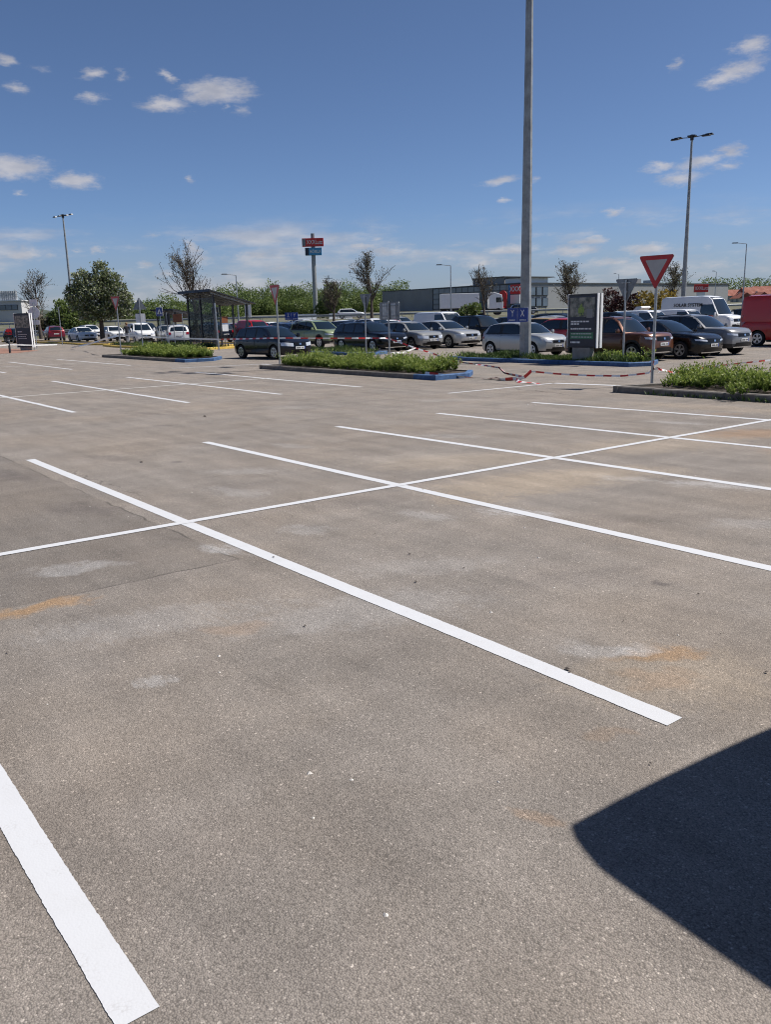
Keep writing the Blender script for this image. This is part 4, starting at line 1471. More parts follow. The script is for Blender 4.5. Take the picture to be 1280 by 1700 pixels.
    for vw in ('R', 'L'):
        pans = s['panes']
        lo = pans[0][0]
        xa, xb = max(lo, xrear(zb_) + .16), xfront(zb_) - .22
        ta, tb = max(lo, xrear(zt_) + .14), xfront(zt_) - .12
        addp('window_trim', patch(vw, [(xa - .03, zb_ - .025), (xb + .05, zb_ - .025), (tb + .03, zt_ + .022), (ta - .02, zt_ + .022)], .005, 14, 5), M['black'])
        for i, (pa, pb) in enumerate(pans):
            q0, q1 = max(pa, xrear(zb_) + .16), min(pb, xfront(zb_) - .22)
            t0, t1 = max(pa, xrear(zt_) + .14), min(pb, xfront(zt_) - .12)
            if i == 0 and len(pans) > 1:
                t0 = max(t0, q0)
            addp('side_window', patch(vw, [(q0, zb_), (q1, zb_), (t1, zt_), (t0, zt_)], .010, 8, 5), M['glass'])
    # doors with their handles and shut lines
    for vw in ('R', 'L'):
        for i, (da, db) in enumerate(s['doors']):
            z0, z1 = sill + .10, s['belt'] - .045
            if clad:
                z0 = clad + .03
            dl = da + (.16 if i == 0 and len(s['doors']) > 1 else 0)
            seam = patch(vw, [(dl - .012, z0 - .012), (db + .012, z0 - .012), (db + .012, z1 + .012), (da - .012, z1 + .012)], .003, 7, 6)
            addp('door_gap', seam, M['black'])
            hd = patch(vw, [(da + .06, z1 - .11), (da + .26, z1 - .11), (da + .26, z1 - .075), (da + .06, z1 - .075)], .03, 3, 1)
            kid = ('door_handle', hd)
            addp('door', patch(vw, [(dl, z0), (db, z0), (db, z1), (da, z1)], .007, 7, 6), PAINT['grey'], [kid], True)
    # front face
    y0, y1, z0, z1 = s['head']
    for sg in (-1, 1):
        hl = patch('F', [(sg * y0, z0 + .02), (sg * y1, z0 + .06), (sg * (y1 + .01), z1), (sg * y0, z1 - .05)], .012, 6, 4)
        addp('headlight', hl, M['lamp_glass'])
        y0t, y1t, z0t, z1t = s['tail']
        addp('tail_light', patch('B', [(sg * y0t, z0t), (sg * y1t, z0t), (sg * y1t, z1t), (sg * y0t, z1t)], .012, 5, 4), M['tail'])
    gw, gz0, gz1 = s['grille']
    bd = patch('F', [(-.05, (gz0 + gz1) / 2 - .035), (.05, (gz0 + gz1) / 2 - .035), (.05, (gz0 + gz1) / 2 + .035), (-.05, (gz0 + gz1) / 2 + .035)], .02, 1, 1)
    addp('grille', patch('F', [(-gw, gz0), (gw, gz0), (gw, gz1), (-gw, gz1)], .008, 8, 3), M['gloss_black'], [('badge', bd, M['chrome'])])
    gw, gz0, gz1 = s['low']
    addp('lower_grille', patch('F', [(-gw, gz0), (gw, gz0), (gw * .9, gz1), (-gw * .9, gz1)], .008, 8, 3), M['gloss_black'])
    if key in ('wagon', 'lift', 'boxsuv', 'suv'):
        zt0 = s['low'][1] - .035
        gwt = s['low'][0] * 1.12
        addp('bumper_trim', patch('F', [(-gwt, zt0), (gwt, zt0), (gwt, zt0 + .035), (-gwt, zt0 + .035)], .014, 10, 1), M['chrome'])
    zp = s['plate']
    for vw, zz in (('F', zp), ('B', zp + .18 if not big else zp + .1)):
        pl = patch(vw, [(-.26, zz - .055), (.26, zz - .055), (.26, zz + .055), (-.26, zz + .055)], .022, 3, 1)
        bs = patch(vw, [(.215, zz - .053), (.256, zz - .053), (.256, zz + .053), (.215, zz + .053)] if vw == 'F' else [(-.256, zz - .053), (-.215, zz - .053), (-.215, zz + .053), (-.256, zz + .053)], .025, 1, 1)
        mk = MB()
        for k in range(7):
            yy = .165 - k * .055 - (.03 if k > 2 else 0)
            yy = yy if vw == 'F' else -yy
            q = patch(vw, [(yy - .016, zz - .032), (yy + .016, zz - .032), (yy + .016, zz + .032), (yy - .016, zz + .032)], .026, 1, 1)
            mk.add(q.v, q.f)
        addp('licence_plate', pl, M['plate'], [('country_strip', bs, M['plate_blue']), ('characters', mk, M['ink'])])
    # mirrors
    for sg in (-1, 1):
        xm = xfront(s['belt'] + .05) - .30
        ym = yside(xm, s['belt']) + .02
        q = MB()
        q.box((xm, sg * (ym + .03), s['belt'] + .06), (.05, .10, .03))
        c = Vector((xm + .01, sg * (ym + .14), s['belt'] + .10))
        hx, hy, hz = .075, .095, .075 if not big else .14
        vs_ = []
        for zz_, kz in ((-hz, .75), (0, 1.0), (hz, .7)):
            for a in range(8):
                t = a * math.pi / 4
                vs_.append((c.x + hx * kz * math.cos(t), c.y + hy * kz * math.sin(t), c.z + zz_))
        fs_ = [(j * 8 + a, j * 8 + (a + 1) % 8, (j + 1) * 8 + (a + 1) % 8, (j + 1) * 8 + a) for j in range(2) for a in range(8)] + [tuple(range(7, -1, -1)), tuple(range(16, 24))]
        q.add(vs_, fs_)
        addp('wing_mirror', q, PAINT['grey'], (), True)
    if s.get('rails'):
        for sg in (-1, 1):
            q = MB()
            pts = []
            for x in np.linspace(rx[2] + .15, xfront(zr_top - .06) - .1, 7):
                zr = float(np.interp(x, rx, rz_))
                pts.append((x, sg * (yside(x, zr - ecr) - .06), zr - .005))
            q.path(pts, .018, 5)
            addp('roof_rail', q, M['chrome'] if key == 'wagon' else M['black'])
    tm, rm = wheel_meshes(wr, key in ())
    CARS[key] = dict(body=body, parts=parts, tyre=tm, rim=rm, axles=(xf, xr), yw=hw0 - .02, wr=wr)
    # child patches become meshes once
    fin = []
    for (name, me, paint, loc, rot, kids) in parts:
        kk = []
        for kd in kids:
            km = bpy.data.meshes.new(kd[0])
            km.from_pydata(kd[1].v, [], kd[1].f)
            km.materials.append(kd[2] if len(kd) > 2 else PAINT['grey'])
            kk.append((kd[0], km, len(kd) < 3))
        fin.append((name, me, paint, loc, rot, kk))
    CARS[key]['parts'] = fin
    return CARS[key]


def set_paint(o, mat):
    o.material_slots[0].link = 'OBJECT'
    o.material_slots[0].material = mat


def car(kind, paint, x, y, deg, label, name=None, cat='car', group='parked cars', detail=True, skip=(), sc=1.0):
    c = car_type(kind)
    nm = name or {'hatch': 'hatchback_car', 'mini': 'small_car', 'wagon': 'estate_car', 'lift': 'liftback_car', 'suv': 'suv_car', 'boxsuv': 'suv_car', 'minivan': 'small_van', 'van': 'delivery_van', 'highvan': 'high_roof_van', 'ducato': 'cargo_van'}[kind]
    o = thing(nm, label, cat, (x, y, 0), R_(deg), group)
    o.scale = (sc, sc, sc)
    b = mesh_obj('body', c['body'], o)
    pm = PAINT[paint]
    set_paint(b, pm)
    for (pn, me, pt, loc, rot, kids) in c['parts']:
        if pn in skip or (not detail and pn in ('door_gap', 'door', 'licence_plate', 'lower_grille')):
            continue
        p = mesh_obj(pn, me, o, loc, rot)
        if pt:
            set_paint(p, pm)
        if detail:
            for kn, km, kp in kids:
                q = mesh_obj(kn, km, p)
                if kn == 'characters':
                    q['kind'] = 'stuff'
                if kp:
                    set_paint(q, pm)
    for xa in c['axles']:
        for sg in (-1, 1):
            w = mesh_obj('wheel', c['tyre'], o, (xa, sg * c['yw'], c['wr']), (0, 0, 0 if sg > 0 else math.pi))
            mesh_obj('rim', c['rim'], w)
    return o

FG = 'cars in the nearest rows'
car('hatch', 'navy', -27.75, 19.75, 6, 'dark navy hatchback standing on the cross aisle behind the red and white tape', group=FG)
car('suv', 'sage', -36.6, 28.2, 0, 'pale green SUV partly hidden behind the dark navy hatchback', group=FG)
car('wagon', 'black', -29.3, 26.6, 0, 'black estate car with silver roof rails behind the leafy island', group=FG)
car('hatch', 'grey', -29.0, 29.05, 0, 'light grey hatchback right of the black estate car', group=FG)
car('lift', 'silver', -28.95, 31.5, 0, 'silver liftback right of the light grey hatchback', group=FG)
car('boxsuv', 'black', -28.6, 34.1, 0, 'black tall car right of the silver liftback', group=FG)
car('mini', 'silver', -18.0, 26.35, 0, 'silver three door small car behind the tall lamp mast', group=FG, sc=.95)
car('boxsuv', 'brown', -12.45, 25.35, 0, 'brown boxy SUV behind the advertising display', group=FG, sc=.93)
car('lift', 'black', -12.25, 27.7, 0, 'black liftback with bright alloy wheels right of the brown SUV', group=FG, sc=.94)
car('suv', 'cement', -12.35, 30.1, 0, 'grey SUV at the right end of the nearest row', group=FG, sc=.95)
car('ducato', 'vanred', -11.85, 38.1, 0, 'red high roof van cut by the right edge of the photo', cat='van', group=FG)
car('mini', 'red', -20.6, 31.6, 180, 'bright red car between the silver small car and the advertising display', group=FG)
car('hatch', 'gold', -26.5, 36.6, 180, 'gold car with its tail towards the lamp mast', group=FG)
BG = 'cars in the rows behind'
car('lift', 'black', -29.0, 44.5, 0, 'black car behind the gold car, windscreen to the right', group=BG)
car('suv', 'black', -21.4, 37.5, 0, 'black SUV behind the roof of the brown SUV', group=BG, sc=1.03)
car('van', 'white', -25.6, 45.5, 0, 'white delivery van behind the black SUV and the brown SUV', cat='van', group=BG, sc=.87)
car('van', 'white', -27.2, 52.0, 0, 'white delivery van left of the large white high roof van', cat='van', group=BG, sc=.87)
car('highvan', 'white', -29.1, 57.4, 0, 'large white high roof van with dark lettering on its side', cat='van', group=BG)
car('hatch', 'white', -20.0, 64.0, 0, 'white car just left of the red van, far behind', group=BG, detail=False)
car('van', 'white', -41.9, 43.0, 0, 'white panel van behind the silver liftback', cat='van', group=BG)
car('suv', 'white', -41.0, 36.0, 0, 'white car roof right behind the light grey hatchback', group=BG)
car('hatch', 'white', -51.5, 44.5, 180, 'white car left of the white panel van', group=BG)
car('wagon', 'black', -44.5, 38.5, 0, 'long black estate car behind the pale green SUV', group=BG)
car('hatch', 'blue', -44.8, 31.5, 0, 'dark blue car left behind the pale green SUV', group=BG)
car('lift', 'white', -55.5, 52.5, 180, 'white car with a rounded roof behind the long black estate', group=BG)
car('mini', 'pink', -55.0, 47.5, 180, 'pinkish red car left of the rounded white roof', group=BG)
car('mini', 'white', -57.5, 45.0, 0, 'white small car left of the pinkish red car', group=BG)
car('suv', 'white', -60.0, 42.5, 0, 'white SUV behind the roof of the navy hatchback', group=BG)
car('hatch', 'steel', -60.0, 40.0, 0, 'blue grey hatchback seen right of the shelter', group=BG)
car('wagon', 'darkgrey', -52.0, 36.5, 0, 'dark grey estate car behind the navy hatchback', group=BG)
car('minivan', 'red', -54.3, 33.8, 0, 'red car seen through the open end of the shelter', group=BG)
car('lift', 'darkred', -63.0, 37.0, 0, 'dark red car behind the shelter', group=BG)
car('hatch', 'steel', -62.5, 33.5, 0, 'grey blue hatchback seen through the shelter glass', group=BG)
car('wagon', 'navy', -57.5, 31.6, 180, 'dark blue estate seen through the shelter glass, tail to the right', group=BG)
car('suv', 'darkgrey', -43.0, 57.0, 0, 'dark SUV behind the white panel van, right of it', group=BG)
car('mini', 'white', -38.5, 60.0, 180, 'white hatchback with its tailgate raised beyond the dark row', group=BG)
car('hatch', 'blue', -36.0, 56.5, 0, 'blue hatchback left of the tall lamp mast, far row', group=BG)
car('hatch', 'silver', -37.0, 50.5, 0, 'silver hatchback roof behind the silver small car', group=BG)
car('wagon', 'darkgrey', -36.5, 46.0, 0, 'dark grey estate behind the black tall car', group=BG)
car('hatch', 'steel', -72.5, 50.0, 0, 'blue grey car in the far row left of the blue row sign', group=BG, detail=False)
car('mini', 'darkgrey', -71.0, 55.5, 0, 'dark car in the far row right of the blue row sign', group=BG, detail=False)
car('suv', 'silver', -68.5, 60.5, 0, 'silver SUV in the farthest row before the embankment', group=BG, detail=False)
car('hatch', 'black', -62.0, 64.5, 0, 'black hatchback in the farthest row left of the white panel van', group=BG, detail=False)
car('lift', 'blue', -56.0, 68.0, 0, 'dark blue car in the farthest row right of the white panel van', group=BG, detail=False)
car('suv', 'black', -48.5, 70.0, 0, 'black SUV in the farthest row before the glass shopfront', group=BG, detail=False)
car('wagon', 'black', -33.0, 62.5, 0, 'black estate in the far row right of the lamp mast', group=BG, detail=False)
car('suv', 'darkgrey', -30.5, 67.5, 0, 'dark grey SUV in the far row by the yellow bush', group=BG, detail=False)
LG = 'cars on the left side'
car('lift', 'white', -78.6, 27.9, -3, 'white rounded saloon car in front of the dense leafy tree, left one', group=LG)
car('hatch', 'white', -78.5, 31.0, -3, 'white hatchback behind the trunk of the dense leafy tree', group=LG)
car('suv', 'white', -91.2, 33.0, 0, 'white SUV behind the white rounded saloon', group=LG)
car('suv', 'darkred', -90.0, 28.6, 170, 'dark red SUV left of the white rounded saloon', group=LG)
car('hatch', 'navy', -93.0, 25.3, 0, 'dark hatchback left of the dark red SUV', group=LG)
car('wagon', 'steel', -97.0, 22.8, 0, 'blue grey estate behind the round sign', group=LG)
car('suv', 'blue', -69.5, 15.6, 20, 'dark blue SUV behind the advertising display at the left edge', group=LG)
car('minivan', 'white', -64.5, 28.2, -8, 'white small van with a black lower grille facing the aisle', cat='van', group=LG)
car('hatch', 'steel', -74.5, 36.5, 0, 'grey blue car between the two white vehicles', group=LG)
car('mini', 'grey', -65.3, 31.0, -20, 'light grey car right of the white small van', group=LG)
car('wagon', 'white', -55.6, 27.6, 158, 'white estate car seen from behind, left of the shelter', group=LG)
car('hatch', 'black', -83.0, 39.0, 0, 'black car in the far left row behind the leafy tree', group=LG, detail=False)
car('suv', 'blue', -80.0, 43.0, 0, 'dark blue SUV in the far left row behind the small van', group=LG, detail=False)
car('hatch', 'silver', -73.5, 42.0, 0, 'silver car in the far left row above the white estate', group=LG, detail=False)
for (k_, p_, x_, y_, a_, lb_) in [
        ('hatch', 'black', -50.5, 40.5, 0, 'black hatchback behind the pale green SUV, second row back'),
        ('wagon', 'white', -51.0, 43.0, 0, 'white estate car just left of the long black estate'),
        ('suv', 'navy', -66.0, 46.0, 0, 'dark navy SUV beyond the row sign, left of the pinkish car'),
        ('hatch', 'white', -68.0, 43.5, 0, 'white hatchback beyond the right end of the shelter'),
        ('lift', 'silver', -70.5, 47.5, 0, 'silver saloon far behind the row sign'),
        ('suv', 'black', -48.0, 53.0, 0, 'black SUV left of the white panel van, one row back'),
        ('hatch', 'darkgrey', -50.0, 55.5, 0, 'dark grey hatchback behind the back of the wide road sign'),
        ('wagon', 'black', -38.5, 53.5, 0, 'black estate behind the raised white tailgate'),
        ('suv', 'black', -41.5, 55.0, 180, 'black SUV parked nose inwards by the raised tailgate'),
        ('hatch', 'silver', -33.5, 50.5, 0, 'silver hatchback behind the blue row letters'),
        ('lift', 'darkgrey', -24.5, 41.0, 0, 'dark grey saloon right behind the gold car'),
        ('minivan', 'darkgrey', -78.5, 34.5, 0, 'dark small van between the white hatchback and white small van'),
        ('wagon', 'black', -87.0, 24.0, 0, 'black estate behind the bare steel post at the left')]:
    car(k_, p_, x_, y_, a_, lb_, group=BG, detail=False)
# the van parked beside the photographer whose shadow falls into the picture
car('ducato', 'darkgrey', 8.70, 3.50, -5, 'dark van parked beside the camera, only its shadow shows', cat='van', group='vehicle beside the camera')

# ------------------------------------------------------------------ masts, lamps, signs
def mast(label, loc, H, r0, r1, n=8, heads=True, name='lamp_mast'):
    o = thing(name, label, 'lamp mast', loc, .2)
    cuts = [0, H * .49, H]
    for i in range(2):
        ra_ = r0 + (r1 - r0) * cuts[i] / H
        rb_ = r0 + (r1 - r0) * cuts[i + 1] / H
        MB().tube((0, 0, cuts[i] - (.15 if i else 0)), (0, 0, cuts[i + 1]), ra_ * (.97 if i else 1), rb_, n, 0, True, .39).build('mast_section', M['galv_matt'], o)
    MB().box((0, 0, .03), (r0 * 3.4, r0 * 3.4, .06)).build('base_plate', M['galv'], o)
    MB().tube((0, 0, H * .49 - .17), (0, 0, H * .49 - .11), r0 * .74, r0 * .74, n, 0, True, .39).build('joint_ring', M['galv'], o)
    if heads:
        MB().tube((0, 0, H - .1), (0, 0, H + .35), r1 * 1.8, r1 * 1.8, 8).box((0, 0, H + .25), (.7, .45, .10)).build('head_frame', M['darksteel'], o)
        for sg in (-1, 1):
            a = MB().tube((0, 0, H + .12), (sg * 1.15, sg * .12, H + .2), .035, .035, 6).build('arm', M['darksteel'], o)
            for k in (-.35, .35):
                f = MB().box((sg * 1.35, k + sg * .12, H + .18 + k * .25), (.72, .34, .14), 0, 0, None, .8).build('floodlight', M['darksteel'], a)
    return o


mast('tall galvanised lamp mast with the blue row sign in the middle of the lot', (-14.72, 22.85, .1), 16.4, .215, .10)
mast('tall lamp mast with four floodlights at the right behind the vans', (-39.2, 70.5, 0), 16.4, .25, .09)
mast('tall distant lamp mast at the left behind the leafy tree', (-119.2, 40.4, 0), 16.5, .25, .10)


def street_lamp(label, loc, H, rz, arm=1.2):
    o = thing('street_lamp', label, 'street lamp', loc, rz, 'street lamps along the road')
    MB().tube((0, 0, 0), (0, 0, H), .11, .06, 8).build('pole', M['galv'], o)
    MB().tube((0, 0, H - .02), (arm, 0, H + .12), .045, .04, 6).build('arm', M['galv'], o)
    MB().box((arm + .35, 0, H + .13), (.8, .28, .12), 0, 0, None, .8).build('lamp_head', M['darksteel'], o)
    return o


street_lamp('street lamp rising right of the shelter roof', (-95.8, 54.6, .9), 6.6, HEAD + 2.0)
street_lamp('street lamp in front of the grey shop building', (-78.3, 77.0, .9), 7.1, HEAD + 1.7)
street_lamp('street lamp at the right above the red van', (-54.6, 108, 1.4), 8.4, HEAD + 1.6)
street_lamp('small distant street lamp left of the right one', (-93, 164.7, 1.5), 7.4, HEAD + 2.4)
street_lamp('small distant street lamp above the shop roof', (-136.5, 190, 2.5), 8.4, HEAD + 2.2)


def rounded_tri(s, r, n=5):
    pts = []
    h = s * math.sqrt(3) / 2
    C3 = [(-s / 2, h / 3), (s / 2, h / 3), (0, -2 * h / 3)]
    for i, (cx, cy) in enumerate(C3):
        l = math.hypot(cx, cy)
        ix, iy = cx * (1 - 2 * r / l), cy * (1 - 2 * r / l)
        a0 = math.atan2(cy, cx)
        for k in range(n):
            a = a0 + (1 - 2 * k / (n - 1)) * math.pi / 3
            pts.append((ix + r * math.cos(a), iy + r * math.sin(a)))
    return pts


def give_way(label, x, y, z0, ztop, face, size=.9, lean=0.0):
    """face: direction the front looks (radians)"""
    o = thing('give_way_sign', label, 'road sign', (x, y, z0), face, 'give way signs')
    o.rotation_euler = (lean, 0, face)
    h = size * .866
    zc = ztop - z0 - h / 3
    MB().tube((0, 0, -.1), (0, 0, ztop - z0 - .03), .035, .035, 10).build('post', M['galv'], o, 40)
    p = MB().prism([(q[0], q[1] + zc) for q in rounded_tri(size, .035)], 'x', .040, .058).build('sign_plate', M['signback'], o)
    MB().prism([(q[0], q[1] + zc) for q in rounded_tri(size * .985, .033)], 'x', .0585, .060).build('red_border', M['signred'], p)
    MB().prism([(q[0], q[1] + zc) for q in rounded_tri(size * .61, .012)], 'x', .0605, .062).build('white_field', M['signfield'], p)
    for k in (.14, -.16):
        MB().box((.02, 0, zc + k), (.05, .34 if k > 0 else .12, .03)).build('bracket', M['galv'], p)
    return o


give_way('large give way sign facing the camera on the right island', -5.06, 16.84, .1, 3.0, -math.pi / 2 + .12, lean=0.0)
give_way('give way sign in front of the dark navy hatchback', -21.72, 16.5, .1, 3.05, -math.pi / 2 - .1)
give_way('weathered give way sign on the island at the far left', -38.0, 16.35, .1, 3.15, -math.pi / 2 + .15)
give_way('give way sign seen from behind beside the advertising display', -10.7, 23.3, .1, 2.78, math.pi / 2)
give_way('give way sign seen from behind in front of the black estate', -25.2, 23.3, .1, 2.80, math.pi / 2)


def rr(w, h, r=.06, n=4):
    pts = []
    for cx, cy, a0 in ((w / 2 - r, h / 2 - r, 0), (-w / 2 + r, h / 2 - r, 90), (-w / 2 + r, -h / 2 + r, 180), (w / 2 - r, -h / 2 + r, 270)):
        for k in range(n):
            a = R_(a0 + 90 * k / (n - 1))
            pts.append((cx + r * math.cos(a), cy + r * math.sin(a)))
    return pts


def board(o, w, h, zc, mat, r=.05, x0=.04, th=.02, name='sign_plate'):
    return MB().prism([(p[0], p[1] + zc) for p in rr(w, h, r)], 'x', x0, x0 + th).build(name, mat, o)


def letter(txt, size, mat, parent, name, y, z, x, sx=1.0, bold=0.0):
    """lettering lying on a face that looks along +x of its thing"""
    me = text_mesh(txt, size, .002, mat, bold=bold, sx=sx)
    me.transform(Matrix(((0, 0, 1, 0), (1, 0, 0, 0), (0, 1, 0, 0), (0, 0, 0, 1))))
    return mesh_obj(name, me, parent, (x, y, z))


# row sign on the tall mast, and its twin on a post further back
def row_sign(label, loc, face, post, a, b, zc):
    o = thing('row_sign', label, 'sign', loc, face, 'blue row signs')
    if post:
        MB().tube((0, 0, 0), (0, 0, zc + .2), .03, .03, 8).build('post', M['galv'], o)
    p = board(o, 1.02, .50, zc, M['signblue'], .02, .0 if not post else .03, .02)
    MB().prism([(q[0], q[1] + zc) for q in rr(1.03, .51, .02)], 'x', -.004 if not post else .026, .001 if not post else .031).build('rim', M['signwhite'], o)
    x = .024 if not post else .054
    letter(a, .34, M['signwhite'], p, 'letter', -.25, zc + .05, x, .8)
    letter(b, .34, M['signwhite'], p, 'letter', .25, zc + .05, x, .8)
    MB().box((x, 0, zc), (.003, .008, .46)).build('divider', M['signwhite'], p)
    for sg in (-1, 1):
        q = MB()
        q.box((x, sg * .25 + sg * -.02, zc - .18), (.003, .24, .03))
        q.prism([(sg * .38, zc - .215), (sg * .44, zc - .18), (sg * .38, zc - .145)], 'x', x - .0015, x + .0015)
        q.build('arrow', M['signwhite'], p)
    return o


row_sign('blue row sign with white letters Y and X on the tall mast', (-14.92, 22.65, 0), -math.pi / 2, False, 'Y', 'X', 1.70)
row_sign('blue row sign with white letters Z and Y on its own post', (-44.3, 31.1, 0), -math.pi / 2 + .5, True, 'Z', 'Y', 1.92)

o = thing('info_board', 'grey back of a wide road sign on a post in the leafy island', 'road sign', (-19.9, 20.2, 0), math.pi / 2)
o.location = (-20.5, 21.0, 0)
MB().tube((0, 0, 0), (0, 0, 2.38), .032, .032, 10).build('post', M['galv'], o, 40)
p = board(o, 1.3, .70, 1.98, M['signback'], .06)
for k in (.2, -.2):
    MB().box((.03, 0, 1.98 + k), (.03, 1.1, .04)).build('rail', M['signback'], p)
for k in (-.28, .28):
    MB().box((.034, k, 1.98), (.012, .3, .6)).build('stiffener', M['galv'], p)

# signs on the left
o = thing('round_sign', 'backs of a round sign and two small plates on one leaning post', 'road sign', (-61.5, 18.6, 0), math.pi / 2 + .9)
o.rotation_euler = (0, R_(4), math.pi / 2 + .9)
MB().tube((0, 0, 0), (0, 0, 3.45), .035, .035, 8).build('post', M['galv'], o)
MB().tube((.04, 0, 2.7), (.06, 0, 2.7), .45, .45, 24).build('round_plate', M['signwhite'], o)
board(o, .72, .36, 1.98, M['signwhite'])
board(o, .6, .5, 3.45, M['signwhite'], name='upper_plate')
o = thing('sign_post', 'bare steel post beside the round sign', 'post', (-58.6, 17.6, 0))
MB().tube((0, 0, 0), (0, 0, 2.5), .03, .03, 8).build('pole', M['galv'], o)
MB().tube((0, 0, 2.5), (0, 0, 2.54), .036, .03, 8).build('cap', M['darksteel'], o)
o = thing('sign_post', 'bare steel post left of the white rounded saloon', 'post', (-69.4, 23.0, 0), 0)
MB().tube((0, 0, 0), (0, 0, 3.2), .035, .035, 8).build('pole', M['galv'], o)
MB().tube((0, 0, 3.2), (0, 0, 3.24), .04, .03, 8).build('cap', M['darksteel'], o)
o = thing('sign_post', 'steel post in front of the right half of the shelter', 'post', (-40.25, 23.3, 0), 0)
o.rotation_euler = (0, R_(-3), 0)
MB().tube((0, 0, 0), (0, 0, 2.8), .045, .045, 8).build('pole', M['galv'], o)
MB().tube((0, 0, 2.8), (0, 0, 2.84), .05, .04, 8).build('cap', M['darksteel'], o)
o = thing('sign_post', 'slim steel post with a dark plate left of the shelter', 'post', (-49.6, 24.2, 0), math.pi / 2 + .4)
MB().tube((0, 0, 0), (0, 0, 2.4), .035, .035, 8).build('pole', M['galv'], o)
board(o, .5, .8, 1.95, M['darksteel'])
o = thing('warning_sign', 'triangular warning sign seen edge on above a white plate', 'road sign', (-46.9, 21.2, 0), math.pi / 2 + 1.15)
o.rotation_euler = (0, R_(2), math.pi / 2 + 1.15)
MB().tube((0, 0, 0), (0, 0, 3.25), .035, .035, 8).build('post', M['galv'], o)
MB().prism([(q[0], -q[1] + 2.85) for q in rounded_tri(.9, .035)], 'x', .04, .058).build('sign_plate', M['signback'], o)
board(o, .62, .56, 2.05, M['signwhite'], name='lower_plate')


def pedestrian_sign(label, loc, face, zc, s_=.62, post=True, mat='signblue'):
    o = thing('pedestrian_sign', label, 'road sign', loc, face)
    if post:
        MB().tube((0, 0, 0), (0, 0, zc + .25), .03, .03, 8).build('post', M['galv'], o)
    p = board(o, s_, s_, zc, M['signwhite'], .04)
    MB().prism([(q[0], q[1] + zc) for q in rr(s_ * .92, s_ * .92, .03)], 'x', .0605, .062).build('blue_field', M[mat], p)
    t = s_ * .36
    MB().prism([(-t, zc - t * .75), (t, zc - t * .75), (0, zc + t)], 'x', .0625, .064).build('white_triangle', M['signwhite'], p)
    MB().prism([(-t * .28, zc - t * .62), (t * .28, zc - t * .62), (.0, zc + t * .35)], 'x', .0645, .066).build('figure', M['ink'], p)
    return o


pedestrian_sign('blue and white pedestrian crossing sign left of the shelter', (-55.6, 26.3, 0), -math.pi / 2 + .45, 2.52, .66)
pedestrian_sign('dark pedestrian crossing sign seen through the shelter glass', (-46.5, 26.4, 0), -math.pi / 2 + .4, 2.35, .62, True, 'darksteel')
o = thing('brown_sign', 'brown sign board on a post beside the shelter', 'sign', (-52.9, 26.5, 0), -math.pi / 2 + .5)
for k in (-.42, .42):
    MB().tube((0, k, 0), (0, k, 2.35), .03, .03, 8).build('post', M['galv'], o)
board(o, .80, .58, 2.0, M['brown'], .02)
o = thing('road_sign', 'small white double sign plate beyond the navy hatchback', 'road sign', (-81.6, 48.3, .2), -math.pi / 2 + .2)
MB().tube((0, 0, 0), (0, 0, 3.3), .045, .045, 8).build('post', M['darksteel'], o)
for k in (-.3, .3):
    MB().prism([(q[0] + k, q[1] + 2.6) for q in rr(.5, 1.6, .03)], 'x', .05, .07).build('sign_plate', M['signwhite'], o)
o = thing('bollard', 'short dark bollard on the red paving at the left edge', 'bollard', (-53.3, 14.55, 0))
MB().lathe([(.07, 0), (.07, .95), (.05, 1.0), (0, 1.02)], 12).build('post', M['darksteel'], o, 40)
MB().lathe([(.075, .78), (.075, .86)], 12).build('band', M['galv'], o, 40)


# ------------------------------------------------------------------ advertising displays
def poster_mat(seed):
    m = bpy.data.materials.new('poster_photo')
    m.use_nodes = True
    t = NT(m.node_tree)
    b = m.node_tree.nodes['Principled BSDF']
    P = t.n('ShaderNodeTexCoord').outputs['Object']
    n1 = t.noise(P, 4.0 + seed, 6, .65)
    c = t.ramp(n1, [(.3, (.03, .035, .03)), (.45, (.10, .11, .10)), (.55, (.22, .22, .20)), (.7, (.35, .34, .30))])
    t.l(c, b.inputs['Base Color'])
    b.inputs['Roughness'].default_value = .25
    return m


M['poster'] = poster_mat(0)
M['poster2'] = poster_mat(2)
M['navyprint'] = pmat('navy_print', (.014, .02, .045), .3)
M['greenprint'] = pmat('green_print', (.03, .16, .085), .3)
M['greenplant'] = pmat('print_plant', (.20, .30, .06), .4, var=.3, vscale=14)
M['greyprint'] = pmat('grey_print', (.20, .21, .22), .4)


def text_rows(parent, x, y0, y1, z, h, mat, name='text_line', seed=0):
    """one printed line: small word-sized marks"""
    r = random.Random(seed)
    q = MB()
    y = y0
    while y < y1:
        w = r.uniform(.04, .13)
        q.box((x, y + w / 2, z), (.002, w, h))
        y += w + .022
    o_ = q.build(name, mat, parent)
    o_['kind'] = 'stuff'


